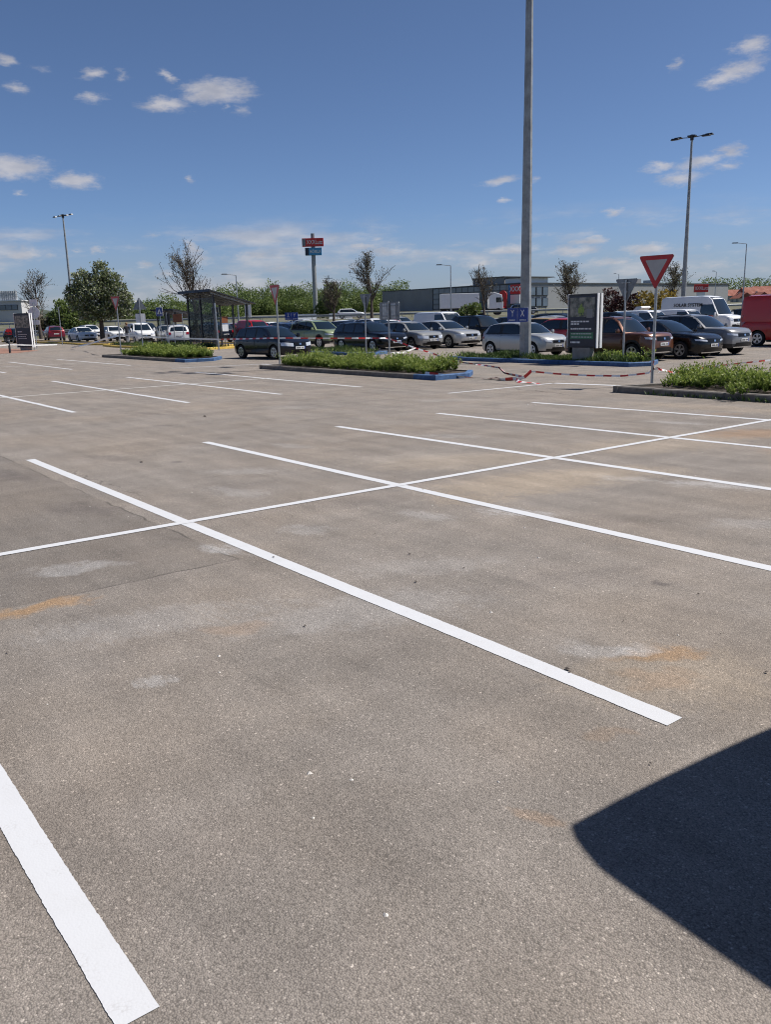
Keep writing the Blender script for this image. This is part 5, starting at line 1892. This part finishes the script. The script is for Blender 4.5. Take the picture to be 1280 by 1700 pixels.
def display(label, loc, face, W_, H_, zb, poster, green):
    o = thing('advertising_display', label, 'advertising display', loc, face)
    MB().box((-.05, 0, zb / 2), (.24, W_ * .62, zb)).build('concrete_base', M['concrete'], o)
    MB().box((0, 0, zb + H_ / 2), (.12, W_, H_)).build('front_case', M['darksteel'], o, bevel=.01)
    MB().box((-.19, 0, zb + H_ / 2), (.10, W_, H_)).build('rear_case', M['darksteel'], o, bevel=.01)
    for x in (.0, -.19):
        MB().box((x, W_ / 2 + .016, zb + H_ / 2), (.105, .03, H_ + .02)).build('edge_profile', M['white'], o)
        MB().box((x, -W_ / 2 - .016, zb + H_ / 2), (.105, .03, H_ + .02)).build('edge_profile', M['white'], o)
    pw = W_ - .14
    p = MB().box((.0615, 0, zb + H_ / 2), (.003, pw, H_ - .14)).build('poster', M['navyprint'], o)
    MB().box((.0645, 0, zb + H_ * .755), (.003, pw * .98, H_ * .36)).build('photograph', M[poster], p)
    if green:
        q = MB()
        r = random.Random(3)
        for _ in range(40):
            a = r.uniform(0, 6.28)
            rr_ = r.uniform(0, .13)
            cy, cz = rr_ * math.cos(a) - .05, zb + H_ * .70 + rr_ * math.sin(a) * 1.3
            q.prism([(cy - .03, cz - .03), (cy + .03, cz - .02), (cy + .02, cz + .05), (cy - .02, cz + .04)], 'x', .066, .0665 + r.uniform(0, .001))
        q.build('plant_print', M['greenplant'], p)['kind'] = 'stuff'
        MB().box((.0665, .33, zb + H_ * .64), (.002, .26, .30)).build('inset_print', M['greyprint'], p)
        MB().box((.0645, 0, zb + H_ * .225), (.003, pw * .92, .22)).build('green_panel', M['greenprint'], p)
        text_rows(p, .067, -pw * .42, pw * .36, zb + H_ * .26, .025, M['signwhite'], seed=1)
        text_rows(p, .067, -pw * .42, pw * .40, zb + H_ * .20, .025, M['signwhite'], seed=2)
        for k, (fr, wd) in enumerate(((.49, .8), (.445, .3), (.355, .9), (.10, .45))):
            text_rows(p, .0645, -pw * .44, -pw * .44 + pw * .88 * wd, zb + H_ * fr, .05 if k != 3 else .06, M['signwhite'], seed=5 + k)
    else:
        for k, (fr, wd) in enumerate(((.46, .4), (.38, .8), (.32, .7), (.26, .8), (.10, .3))):
            text_rows(p, .0645, -pw * .40, -pw * .40 + pw * .8 * wd, zb + H_ * fr, .06 if k == 0 else .03, M['signwhite'], seed=15 + k)
    return o


display('dark advertising display on a concrete base in front of the brown SUV', (-12.15, 22.95, .05), -math.pi / 2, 1.22, 1.80, .50, 'poster', True)
display('dark advertising display at the left edge before the dark blue SUV', (-57.9, 16.8, 0), -math.pi / 2 + .55, 1.35, 2.40, .22, 'poster2', False)

# ------------------------------------------------------------------ trolley shelters
def pane_mat():
    m = bpy.data.materials.new('shelter_glass')
    m.use_nodes = True
    t = NT(m.node_tree)
    b = m.node_tree.nodes['Principled BSDF']
    b.inputs['Base Color'].default_value = (.05, .07, .08, 1)
    b.inputs['Roughness'].default_value = .08
    tr = t.n('ShaderNodeBsdfTransparent')
    tr.inputs[0].default_value = (.78, .84, .86, 1)
    mxs = t.n('ShaderNodeMixShader')
    mxs.inputs[0].default_value = .20
    t.l(tr.outputs[0], mxs.inputs[1])
    t.l(b.outputs[0], mxs.inputs[2])
    t.l(mxs.outputs[0], m.node_tree.nodes['Material Output'].inputs[0])
    return m


M['pane'] = pane_mat()


def shelter(label, loc, rz, w, dp, zf, zb, small=False):
    """front glass wall along local x at y=0; roof falls towards +y"""
    o = thing('trolley_shelter', label, 'shelter', loc, rz)
    nx = 3
    for i in range(nx):
        x = -w / 2 + w * i / (nx - 1)
        for y, zt in ((0, zf), (dp, zb)):
            MB().box((x, y, zt / 2 - .05), (.10, .10, zt - .1)).build('post', M['darksteel'], o)
    sl = math.atan2(zb - zf, dp)
    Mx = Matrix.Translation((0, dp / 2, (zf + zb) / 2 + .03)) @ Matrix.Rotation(sl, 4, 'X')
    roof = MB().box((0, 0, 0), (w + .9, dp + 1.0, .07), 0, 0, Mx).build('roof', M['darksteel'], o)
    for k in range(5):
        x = -w / 2 - .1 + (w + .2) * k / 4
        MB().box((x, 0, -.09), (.07, dp + .5, .11), 0, 0, Mx).build('rafter', M['galv'], roof)
    MB().box((0, -dp / 2 - .46, -.02), (w + .9, .05, .16), 0, 0, Mx).build('fascia', M['darksteel'], roof)
    for z in (.42, zf - .32):
        MB().box((0, 0, z), (w, .06, .07)).build('rail', M['darksteel'], o)
    for i in range(nx - 1):
        x0 = -w / 2 + w * i / (nx - 1) + .05
        x1 = -w / 2 + w * (i + 1) / (nx - 1) - .05
        MB().box(((x0 + x1) / 2, 0, (.46 + zf - .36) / 2), (x1 - x0, .012, zf - .36 - .46)).build('glass_pane', M['pane'], o)
    for sx in (-1,) if not small else ():
        x = sx * w / 2
        for k in range(2):
            y0 = .05 + (dp - .1) * k / 2
            y1 = y0 + (dp - .1) / 2 - .05
            MB().box((x, (y0 + y1) / 2, 1.35), (.012, y1 - y0, 1.7)).build('glass_pane', M['pane'], o)
    for y in (0, dp):
        for z in (.75,):
            for k in range(9):
                MB().box((-w / 2 + w * (k + .5) / 9, y + .12, z / 2 + .05), (.03, .03, z)).build('rail_bar', M['darksteel'], o)
        MB().box((0, y + .12, .82), (w, .05, .05)).build('hand_rail', M['darksteel'], o)
    return o


sh = shelter('dark steel and glass trolley shelter with a sloping roof', (-44.0, 24.1, .05), 0, 3.7, 2.3, 3.42, 2.80)
for k, (zz, mt) in enumerate(((1.75, 'brown'), (1.25, 'signwhite'))):
    MB().box((1.86, .7, zz), (.02, .42, .42)).build('notice', M[mt], sh)
shelter('second dark trolley shelter further back left of the first', (-68.9, 32.6, 0), .15, 3.0, 4.0, 2.75, 2.1, True)

# ------------------------------------------------------------------ barrier tape
def tape(label, pts, w=.075, stripe_=.24, red=True, seed=0, sag=0.0, twist=0.0):
    r = random.Random(seed)
    P = [Vector(p) for p in pts]
    # resample
    L = [0]
    for a, b in zip(P[:-1], P[1:]):
        L.append(L[-1] + (b - a).length)
    st = stripe_ / 2
    n = max(2, int(L[-1] / st))
    mb = MB()
    prev = None
    for i in range(n + 1):
        d = L[-1] * i / n
        k = max(j for j in range(len(L)) if L[j] <= d + 1e-9)
        k = min(k, len(P) - 2)
        t = (d - L[k]) / max(1e-6, L[k + 1] - L[k])
        c = P[k].lerp(P[k + 1], t)
        ang = twist * math.sin(i * .13 + seed) + r.uniform(-.1, .1)
        dr = (P[k + 1] - P[k]).normalized()
        sd_ = dr.cross(Vector((0, 0, 1)))
        if sd_.length < 1e-3:
            sd_ = Vector((1, 0, 0))
        sd_.normalize()
        upw = sd_.cross(dr).normalized()
        ax = upw * math.cos(ang) + sd_ * math.sin(ang)
        cur = (c + ax * w / 2, c - ax * w / 2)
        if prev:
            mb.add([prev[0], prev[1], cur[1], cur[0]], [(0, 1, 2, 3)], 1 if (red and (i // 2) % 2) else 0)
        prev = cur
    me = bpy.data.meshes.new('barrier_tape')
    me.from_pydata(mb.v, [], mb.f)
    me.materials.append(M['tape_white'])
    me.materials.append(M['tape_red'])
    me.polygons.foreach_set('material_index', mb.mi)
    o_ = mesh_obj('barrier_tape', me)
    return tag(o_, label, 'barrier tape', 'barrier tapes')


tape('white barrier tape crossing before the display at the left edge', [(-52.6, 12.5, .44), (-53.25, 14.55, .55), (-53.4, 16.2, .44), (-54.4, 18.0, .40)], .075, red=False)
tape('slack white barrier tape from the ground up to the left give way sign', [(-55.8, 19.4, .12), (-49.0, 18.5, .5), (-43.0, 17.2, .85), (-38.0, 16.4, 1.15)], .10, red=False, twist=.6)
tape('taut white barrier tape from the left give way sign past the shelter', [(-38.0, 16.4, 1.15), (-31.5, 16.6, 1.0), (-27.0, 16.65, .97)], .065, red=False)
tape('taut red and white barrier tape before the navy hatchback', [(-27.0, 16.65, .97), (-21.75, 16.45, 1.06), (-21.0, 18.8, .97), (-20.5, 21.0, .90)], .06, .30, twist=.5, seed=2)
tape('slack barrier tape running from the sign post down to the blue kerb', [(-20.5, 21.0, .88), (-19.1, 21.2, .52), (-17.9, 21.15, .31), (-16.9, 21.0, .10), (-15.1, 20.7, .02)], .06, .3, seed=3, twist=.8)
tape('loose white tape end hanging into the leafy shrubs', [(-19.0, 21.15, .52), (-17.9, 19.6, .42), (-16.6, 18.0, .52), (-15.2, 17.0, .55), (-14.8, 16.9, .3)], .06, red=False, seed=4)
tape('barrier tape lying over the asphalt towards the upright loop', [(-15.1, 20.7, .015), (-12.9, 19.7, .012), (-11.0, 18.0, .012), (-9.2, 16.9, .03)], .07, .34, seed=5, twist=1.2)
tape('crumpled red and white tape lying by the blue island corner', [(-11.6, 15.3, .16), (-10.7, 15.9, .05), (-9.9, 16.2, .02), (-9.2, 16.0, .03), (-8.8, 16.35, .05), (-8.7, 16.4, .12), (-8.62, 16.52, .26)], .085, .26, seed=6, twist=1.4)
tape('bunched red tape end lying on the asphalt', [(-9.9, 16.0, .03), (-9.5, 16.15, .06), (-9.2, 15.95, .03), (-8.9, 16.2, .06), (-8.4, 15.8, .02), (-7.6, 15.7, .02)], .09, .20, seed=8, twist=1.5)
tape('red and white barrier tape strung to the large give way sign', [(-8.62, 16.52, .24), (-7.9, 16.8, .18), (-7.0, 17.0, .16), (-6.1, 17.1, .18), (-5.35, 17.1, .28), (-5.06, 16.88, .40)], .045, .24, seed=9, twist=.4)
tape('red and white barrier tape running off behind the right shrubs', [(-5.06, 16.9, .42), (-5.1, 17.8, .26), (-5.4, 19.0, .25), (-5.4, 20.2, .28), (-5.0, 22.3, .34), (-4.6, 24.5, .4)], .045, .24, seed=10, twist=.5)
tape('knot of red and white tape on the post of the large give way sign', [(-5.1, 16.86, .62), (-5.0, 16.80, .54), (-5.12, 16.88, .48), (-4.99, 16.82, .40), (-4.85, 16.78, .44), (-4.78, 16.8, .36), (-4.88, 16.84, .34)], .08, .12, seed=12, twist=1.2)

# ------------------------------------------------------------------ lettering on the large van
van_o = [q for q in bpy.data.objects if q.get('label', '').startswith('large white high roof van')][0]
me = text_mesh('SOLAR SYSTEM', .34, .003, M['ink'], sx=1.05, bold=.006)
me.transform(Matrix(((1, 0, 0, 0), (0, 0, -1, 0), (0, 1, 0, 0), (0, 0, 0, 1))))
mesh_obj('lettering', me, van_o, (-.55, -.965, 1.98))
tg = [q for q in bpy.data.objects if q.get('label', '').startswith('white hatchback with its tailgate')][0]
hm = MB()
hm.prism([(-2.0, 1.45), (-1.75, 1.55), (-2.2, 1.98), (-2.62, 2.02), (-2.75, 1.9)], 'y', -.62, .62)
hm.build('raised_tailgate', PAINT['white'], tg)
MB().prism([(-1.9, 1.42), (-2.25, 1.86), (-2.6, 1.90), (-2.65, 1.84), (-2.3, 1.78)], 'y', -.5, .5).build('tailgate_glass', M['glass'], tg)

# ------------------------------------------------------------------ shop building
M['shopdark'] = pmat('dark_shaded_cladding', (.24, .245, .25), .6, var=.08, vscale=.3)  # cladding grey darkened in colour for the shaded front; also on roof units
M['shoplight'] = pmat('light_cladding', (.27, .28, .285), .6, var=.06, vscale=.3)
M['shopglass'] = pmat('shop_glass', (.10, .14, .19), .12, spec=.9, var=.25, vscale=.25)
M['mullion'] = pmat('mullion', (.04, .045, .055), .4, metal=.4)
M['roofedge'] = pmat('roof_edge', (.08, .085, .09), .5)
M['lutzred'] = pmat('signal_red', (.55, .018, .018), .35)
M['panelwhite'] = pmat('panel_white', (.75, .78, .80), .4)
M['panelblue'] = pmat('panel_blue', (.02, .16, .40), .4)
sb = thing('shop_building', 'large grey shop building with a glass front beyond the road', 'building', (-190, 230, 1.5))


def part(name, c, d, mat, parent=sb, off=(-190, 230, 1.5)):
    return MB().box((c[0] - off[0], c[1] - off[1], c[2] - off[2]), d).build(name, mat, parent)


part('wall', (-190.5, 229.5, 5.0), (63, 105, 9.0), M['shoplight'])
part('dark_shaded_cladding', (-209.2, 176.85, 5.9), (25.4, .25, 7.0), M['shopdark'])
part('plinth', (-209.2, 176.75, 2.0), (25.4, .5, 1.4), M['concrete'])
part('roof_edge', (-190.5, 229.5, 9.62), (63.6, 105.6, .25), M['roofedge'])
fr = part('curtain_wall', (-177.6, 176.8, 5.6), (36.6, .3, 7.6), M['mullion'])
nx_, nz_ = 14, 5
pmx = MB().box((0, 0, 0), (36.6 / nx_ - .22, .06, 7.6 / nz_ - .2)).mesh('glass_pane', M['shopglass'])
for i in range(nx_):
    for k in range(nz_):
        mesh_obj('glass_pane', pmx, fr, (-177.6 - 18.3 + 36.6 * (i + .5) / nx_ + 190, 176.62 - 230, 5.6 - 3.8 + 7.6 * (k + .5) / nz_ - 1.5))
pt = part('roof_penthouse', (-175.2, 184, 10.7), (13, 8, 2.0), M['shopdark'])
part('penthouse_roof', (-175.2, 184, 11.8), (13.6, 8.6, .25), M['roofedge'], pt)
pt = part('roof_penthouse', (-164.2, 184.5, 10.4), (8, 9, 1.5), M['panelwhite'])
part('penthouse_roof', (-163.6, 185, 11.3), (9, 11, .25), M['roofedge'], pt)
part('roof_unit', (-164, 232, 10.5), (4, 7, 1.4), M['shopdark'])
part('roof_unit', (-164, 244, 10.3), (3, 5, 1.1), M['galv'])
for k in range(3):
    for z in (4.4, 7.4):
        w_ = part('window', (-158.86, 181.2 + 2.6 * k, z), (.2, 2.3, 2.4), M['mullion'])
        part('pane', (-158.74, 181.2 + 2.6 * k, z), (.06, 2.0, 2.1), M['shopglass'], w_)
sg = part('sign_panel', (-160.9, 176.45, 8.05), (3.7, .35, 2.5), M['lutzred'])
me = text_mesh('XXX', 1.9, .04, M['signwhite'], bold=.03)
me.transform(Matrix(((1, 0, 0, 0), (0, 0, -1, 0), (0, 1, 0, 0), (0, 0, 0, 1))))
mesh_obj('lettering', me, sg, (-160.9 + 190, 176.23 - 230, 8.05 - 1.5))
part('poster_panel', (-160.9, 176.45, 5.35), (3.6, .35, 2.4), M['panelwhite'])
part('side_panel', (-163.2, 176.5, 6.6), (.7, .3, 5.2), M['panelblue'])

# giant red chair in front of the shop
ch = thing('giant_red_chair', 'giant red chair standing before the glass shopfront', 'sculpture', (-162.6, 172.6, .9), .3)
pts = []
for k in range(13):
    a = math.pi * k / 12
    pts.append((1.25 * math.cos(a), 5.6 + 1.25 * math.sin(a)))
MB().prism([(-1.1, 2.3)] + list(reversed(pts)) + [(1.1, 2.3)], 'y', .8, 1.05).build('backrest', M['lutzred'], ch, bevel=.03)
MB().box((0, 0, 2.25), (2.4, 2.1, .28)).build('seat', M['lutzred'], ch, bevel=.05)
for sx in (-1, 1):
    for sy in (-1, 1):
        MB().tube((sx * 1.0, sy * .85, 2.2), (sx * 1.12, sy * 1.0, 0), .13, .09, 8).build('leg', M['lutzred'], ch)

def sign_box(label, loc, face, w, h, zc, txt, mat, size, base, tw=1.0, thing_name='shop_sign'):
    o_ = thing(thing_name, label, 'sign', loc, face)
    base(o_)
    p_ = MB().box((0, 0, zc), (.5, w, h)).build('sign_box', M[mat], o_, bevel=.03)
    letter(txt, size, M['signwhite'], p_, 'lettering', 0, zc, .26, tw, .012)
    return o_


sign_box('red shop sign on a white support left of the red roofed houses', (-128.6, 216.4, 1.6), HEAD + math.pi, 3.9, 2.1, 5.35, 'XXXLutz', 'lutzred', 1.25, lambda q: MB().box((0, 0, 2.2), (.4, 2.2, 4.4)).build('support', M['panelwhite'], q), .75)

tw_ = thing('sign_tower', 'tall steel sign tower with a red and a blue panel', 'sign', (-169.0, 115.1, 1.4), HEAD + math.pi)
MB().tube((0, 0, 0), (0, 0, 17.0), .62, .50, 10).build('column', M['galv_matt'], tw_, 40)
MB().tube((0, 0, 17.0), (0, 0, 19.9), .45, .45, 10).build('column_top', M['signback'], tw_, 40)
p_ = MB().box((.35, 0, 17.85), (.7, 5.1, 1.9)).build('red_panel', M['lutzred'], tw_, bevel=.03)
letter('XXXLutz', 1.35, M['signwhite'], p_, 'lettering', .42, 17.85, .71, .72, .012)
MB().box((.705, -2.1, 17.85), (.012, .75, 1.55)).build('emblem', M['signback'], p_)
p_ = MB().box((.35, .1, 15.75), (.7, 3.9, 1.75)).build('blue_panel', pmat('tower_blue', (.05, .28, .52), .4), tw_, bevel=.03)
letter('MÖBELIX', .92, M['signwhite'], p_, 'lettering', .55, 15.7, .71, .70, .012)
MB().box((.705, -1.45, 15.75), (.012, .9, 1.7)).build('emblem', M['navyprint'], p_)

# pylon far away
py = thing('power_pylon', 'thin lattice power pylon on the skyline', 'pylon', (-489.9, 337.5, 3.0), HEAD)
for sx in (-1, 1):
    for sy in (-1, 1):
        MB().tube((sx * 2.4, sy * 2.4, 0), (sx * .35, sy * .35, 27), .16, .12, 4).build('leg', M['signback'], py)
for k, z in enumerate((19.0, 22.0, 24.8)):
    MB().box((0, 0, z), (.3, (7.5, 9.0, 6.0)[k], .35)).build('cross_arm', M['signback'], py)
bz = MB()
for k in range(9):
    z0, z1 = 3 * k, 3 * (k + 1)
    a0, a1 = 2.4 - 2.05 * z0 / 27, 2.4 - 2.05 * z1 / 27
    for sx, sy in ((1, 1), (1, -1), (-1, 1), (-1, -1)):
        bz.tube((sx * a0, sy * a0, z0), (-sx * a1 if (k % 2) else sx * a1, sy * a1 if (k % 2) else -sy * a1, z1), .07, .07, 3)
bz.build('bracing', M['signback'], py)['kind'] = 'stuff'

# white office block at the far left
M['office'] = pmat('office_white', (.52, .52, .52), .7, var=.05, vscale=.2)
M['louvre'] = pmat('louvre', (.42, .44, .46), .5)
ob = thing('office_block', 'pale modern office block at the far left edge', 'building', (-269, 66, 2.0), HEAD + math.pi)
MB().box((-6, -4, 3.4), (12, 24, 6.8)).build('wall', M['office'], ob)
for i in range(4):
    y = -13.5 + 5.9 * i
    f_ = MB().box((.05, y, 5.0), (.2, 5.4, 1.5)).build('window', M['mullion'], ob)
    for k in range(3):
        MB().box((.18, y - 1.75 + 1.75 * k, 5.0), (.06, 1.6, 1.3)).build('pane', M['shopglass'], f_)
    l_ = MB().box((-.8, y, 8.3), (.3, 5.0, 3.0)).build('louvre_screen', M['louvre'], ob)
    for k in range(8):
        MB().box((-.6, y - 2.2 + .63 * k, 8.3), (.12, .16, 3.0)).build('louvre', M['signwhite'], l_)
MB().box((-6, -4, 6.95), (12.6, 24.6, .3)).build('roof_edge', M['signwhite'], ob)

# red machine behind the left display
rm_ = thing('red_loader', 'red loading machine behind the display at the left edge', 'machine', cd(92, -42.6, 0), HEAD + math.pi)
MB().box((0, 0, 1.0), (1.6, 2.6, 1.0)).build('chassis', M['darksteel'], rm_, bevel=.05)
MB().box((0, 0, 2.0), (1.5, 2.0, 1.0)).build('body', M['lutzred'], rm_, bevel=.08)
MB().box((0, .2, 2.9), (1.4, 1.5, .5)).build('cab_roof', M['lutzred'], rm_, bevel=.08)
for sy in (-.9, .9):
    MB().tube((-.4, sy - .2, .45), (-.4, sy + .2, .45), .45, .45, 14).build('wheel', M['tyre'], rm_)


# houses on the right skyline
M['roofred'] = pmat('roof_tile_red', (.22, .07, .045), .85, var=.2, vscale=.5)
M['render'] = pmat('house_render', (.50, .46, .38), .9, var=.12, vscale=.4)
def house(label, loc, rz, w, d, h, rh):
    o_ = thing('house', label, 'house', loc, rz, 'houses on the right skyline')
    MB().box((0, 0, h / 2), (w, d, h)).build('wall', M['render'], o_)
    rf = MB().prism([(-d / 2 - .4, h), (d / 2 + .4, h), (0, h + rh)], 'x', -w / 2 - .3, w / 2 + .3).build('roof', M['roofred'], o_)
    MB().box((w * .25, .3, h + rh * .9), (.7, .7, 1.4)).build('chimney', M['render'], rf)
    for k in (-1, 1):
        for sd__ in (-1, 1):
            wd = MB().box((k * w * .25, sd__ * (d / 2 + .03), h * .55), (1.4, .1, 1.5)).build('window', M['mullion'], o_)
            MB().box((k * w * .25, sd__ * (d / 2 + .09), h * .55), (1.15, .03, 1.25)).build('pane', M['shopglass'], wd)
    wd = MB().box((-w / 2 - .03, 0, h * .95), (.1, 1.3, 1.4)).build('window', M['mullion'], o_)
    MB().box((-w / 2 - .09, 0, h * .95), (.03, 1.05, 1.15)).build('pane', M['shopglass'], wd)
    return o_


house('long red roofed house left on the right skyline', cd(430, 173, 3.0), HEAD - 1.2, 16, 9, 4.0, 3.0)
house('red roofed house in the middle of the right skyline', cd(425, 184, 3.0), HEAD - 1.4, 13, 9, 4.4, 3.4)
house('red roofed house above the red van, right of its neighbours', cd(440, 197, 3.2), HEAD - 1.6, 14, 9, 5, 3.4)
house('small pale house low before the long red roofed house', cd(400, 168, 2.8), HEAD + .1, 8, 7, 2.6, 2.6)
house('small pale house low before the middle red roofed house', cd(400, 176, 2.8), HEAD + .1, 8, 7, 2.6, 2.6)

# ------------------------------------------------------------------ lorry on the raised road
lo = thing('semi_trailer', 'white box trailer of a lorry on the raised road', 'trailer', cd(128.5, 11.8, 1.48), math.atan2(RH[1], RH[0]))
# local +x runs to the right in the photo
MB().box((0, 0, 2.15), (5.7, 2.5, 2.1)).build('box_body', M['white'], lo, bevel=.04)
MB().box((0, 0, 1.0), (5.7, 1.0, .18)).build('frame', M['darksteel'], lo)
MB().box((0, -1.2, .72), (3.0, .06, .45)).build('side_guard', M['darksteel'], lo)
for x in (-2.3, -1.2, -.1):
    for sy in (-1, 1):
        MB().tube((x, sy * 1.0, .5), (x, sy * 1.25, .5), .5, .5, 16).build('wheel', M['tyre'], lo)
MB().tube((2.2, -.8, 0), (2.2, -.8, .95), .07, .07, 6).build('landing_leg', M['darksteel'], lo)
MB().tube((2.2, .8, 0), (2.2, .8, .95), .07, .07, 6).build('landing_leg', M['darksteel'], lo)
tr_ = thing('lorry_tractor', 'white lorry cab on the raised road before the shopfront', 'lorry', cd(128.3, 17.0, 1.48), math.atan2(RH[1], RH[0]))
MB().prism([(-.9, .9), (1.15, .9), (1.2, 1.7), (.95, 2.9), (-.2, 3.3), (-.9, 3.2)], 'y', -1.2, 1.2).build('cab', M['white'], tr_, bevel=.06)
MB().prism([(1.205, 1.75), (1.215, 1.75), (.99, 2.75), (.98, 2.75)], 'y', -1.05, 1.05).build('windscreen', M['glass'], tr_)
for sy in (-1, 1):
    MB().prism([(.1, 1.8), (.95, 1.8), (.80, 2.5), (.1, 2.5)], 'y', sy * 1.202, sy * 1.215).build('side_window', M['glass'], tr_)
    for x in (.45, -2.0):
        MB().tube((x, sy * .95, .5), (x, sy * 1.2, .5), .5, .5, 16).build('wheel', M['tyre'], tr_)
    MB().box((1.1, sy * 1.36, 2.2), (.12, .22, .6)).build('mirror', M['black'], tr_)
MB().box((-1.4, 0, .85), (3.0, .9, .25)).build('chassis', M['darksteel'], tr_)
MB().box((1.2, 0, .75), (.12, 2.3, .5)).build('bumper', M['white'], tr_)
bn = thing('banner', 'white and blue banner flag beside the road before the shop', 'banner', cd(131, 15.0, 1.48), HEAD + math.pi)
bn.location = cd(131, 9.8, 1.48)
MB().tube((0, -.45, 0), (0, -.45, 2.4), .03, .03, 6).build('pole', M['galv'], bn)
f_ = MB().box((0, 0, 1.6), (.03, .8, 1.5)).build('flag', M['panelwhite'], bn)
MB().box((.02, 0, 1.5), (.01, .6, .5)).build('blue_print', M['panelblue'], f_)
car('hatch', 'white', *cd(129, -4.4)[:2], math.degrees(math.atan2(RH[1], RH[0])), 'white car driving on the raised road by the sparse trees', group='cars on the road', detail=False).location.z = 1.475
car('hatch', 'black', *cd(128.6, 21.5)[:2], math.degrees(math.atan2(RH[1], RH[0])), 'black car following the lorry cab on the raised road', group='cars on the road', detail=False).location.z = 1.475
for k, (l_, w_) in enumerate(((-13.0, 5.0), (-6.5, 3.8))):
    b_ = thing('road_barrier', ('white roadside barrier block under the sign tower', 'white roadside barrier block right of the sign tower')[k], 'barrier', cd(141, l_, 1.4), math.atan2(RH[1], RH[0]))
    MB().prism([(-.3, 0), (.3, 0), (.12, .5), (.1, .95), (-.1, .95), (-.12, .5)], 'x', -w_ / 2, w_ / 2).build('block', M['panelwhite'], b_)
    MB().box((0, 0, .97), (w_ * .98, .12, .03)).build('cap', M['concrete'], b_)


# ------------------------------------------------------------------ person walking by the white small van
def person():
    J = [((0, 0, .96), .135), ((0, 0, 1.12), .125), ((.02, 0, 1.34), .15), ((.03, 0, 1.48), .075), ((.04, 0, 1.54), .055), ((.06, 0, 1.64), .092), ((.07, 0, 1.72), .08),
         ((0, .17, 1.42), .062), ((-.08, .24, 1.18), .045), ((.04, .25, .95), .036), ((.08, .25, .87), .036),
         ((0, -.17, 1.42), .062), ((.10, -.24, 1.20), .045), ((.27, -.22, 1.05), .036), ((.34, -.21, 1.02), .036),
         ((.0, .10, .90), .10), ((.16, .11, .50), .068), ((.20, .11, .09), .045), ((.34, .12, .04), .04),
         ((-.02, -.10, .90), .10), ((-.10, -.11, .50), .068), ((-.36, -.11, .16), .045), ((-.27, -.12, .05), .04)]
    E_ = [(0, 1), (1, 2), (2, 3), (3, 4), (4, 5), (5, 6), (2, 7), (7, 8), (8, 9), (9, 10), (2, 11), (11, 12), (12, 13), (13, 14), (0, 15), (15, 16), (16, 17), (17, 18), (0, 19), (19, 20), (20, 21), (21, 22)]
    me_ = bpy.data.meshes.new('p')
    me_.from_pydata([j[0] for j in J], E_, [])
    q = bpy.data.objects.new('p', me_)
    COL.objects.link(q)
    md = q.modifiers.new('s', 'SKIN')
    for i, sv in enumerate(me_.skin_vertices[0].data):
        sv.radius = (J[i][1], J[i][1])
        sv.use_root = i == 0
    sb_ = q.modifiers.new('d', 'SUBSURF')
    sb_.levels = 1
    dg = bpy.context.evaluated_depsgraph_get()
    out = bpy.data.meshes.new_from_object(q.evaluated_get(dg))
    bpy.data.objects.remove(q)
    mats = [pmat('skin', (.42, .24, .17), .6), pmat('dark_jacket', (.02, .022, .028), .8), pmat('grey_trousers', (.22, .23, .25), .8), pmat('shoes', (.35, .33, .30), .7)]
    for m_ in mats:
        out.materials.append(m_)
    for p_ in out.polygons:
        c = p_.center
        i = 2
        if c.z > 1.50:
            i = 0
        elif c.z > .93 or abs(c.y) > .19:
            i = 1
            if abs(c.y) > .19 and (c.z < .92 or c.x > .29):
                i = 0
        if c.z < .11 and abs(c.y) < .19:
            i = 3
        p_.material_index = i
    out.shade_smooth()
    t_ = thing('person', 'person in a dark jacket and grey trousers walking by the white small van', 'person', (-61.9, 26.0, 0), R_(150))
    mesh_obj('body', out, t_)
    hr = MB()
    hr.lathe([(0, .11), (.05, .10), (.085, .06), (.098, 0), (.095, -.05), (.07, -.07)], 14)
    hr.build('hair', pmat('hair', (.20, .11, .05), .8), t_, 60, (.045, 0, 1.69))


person()
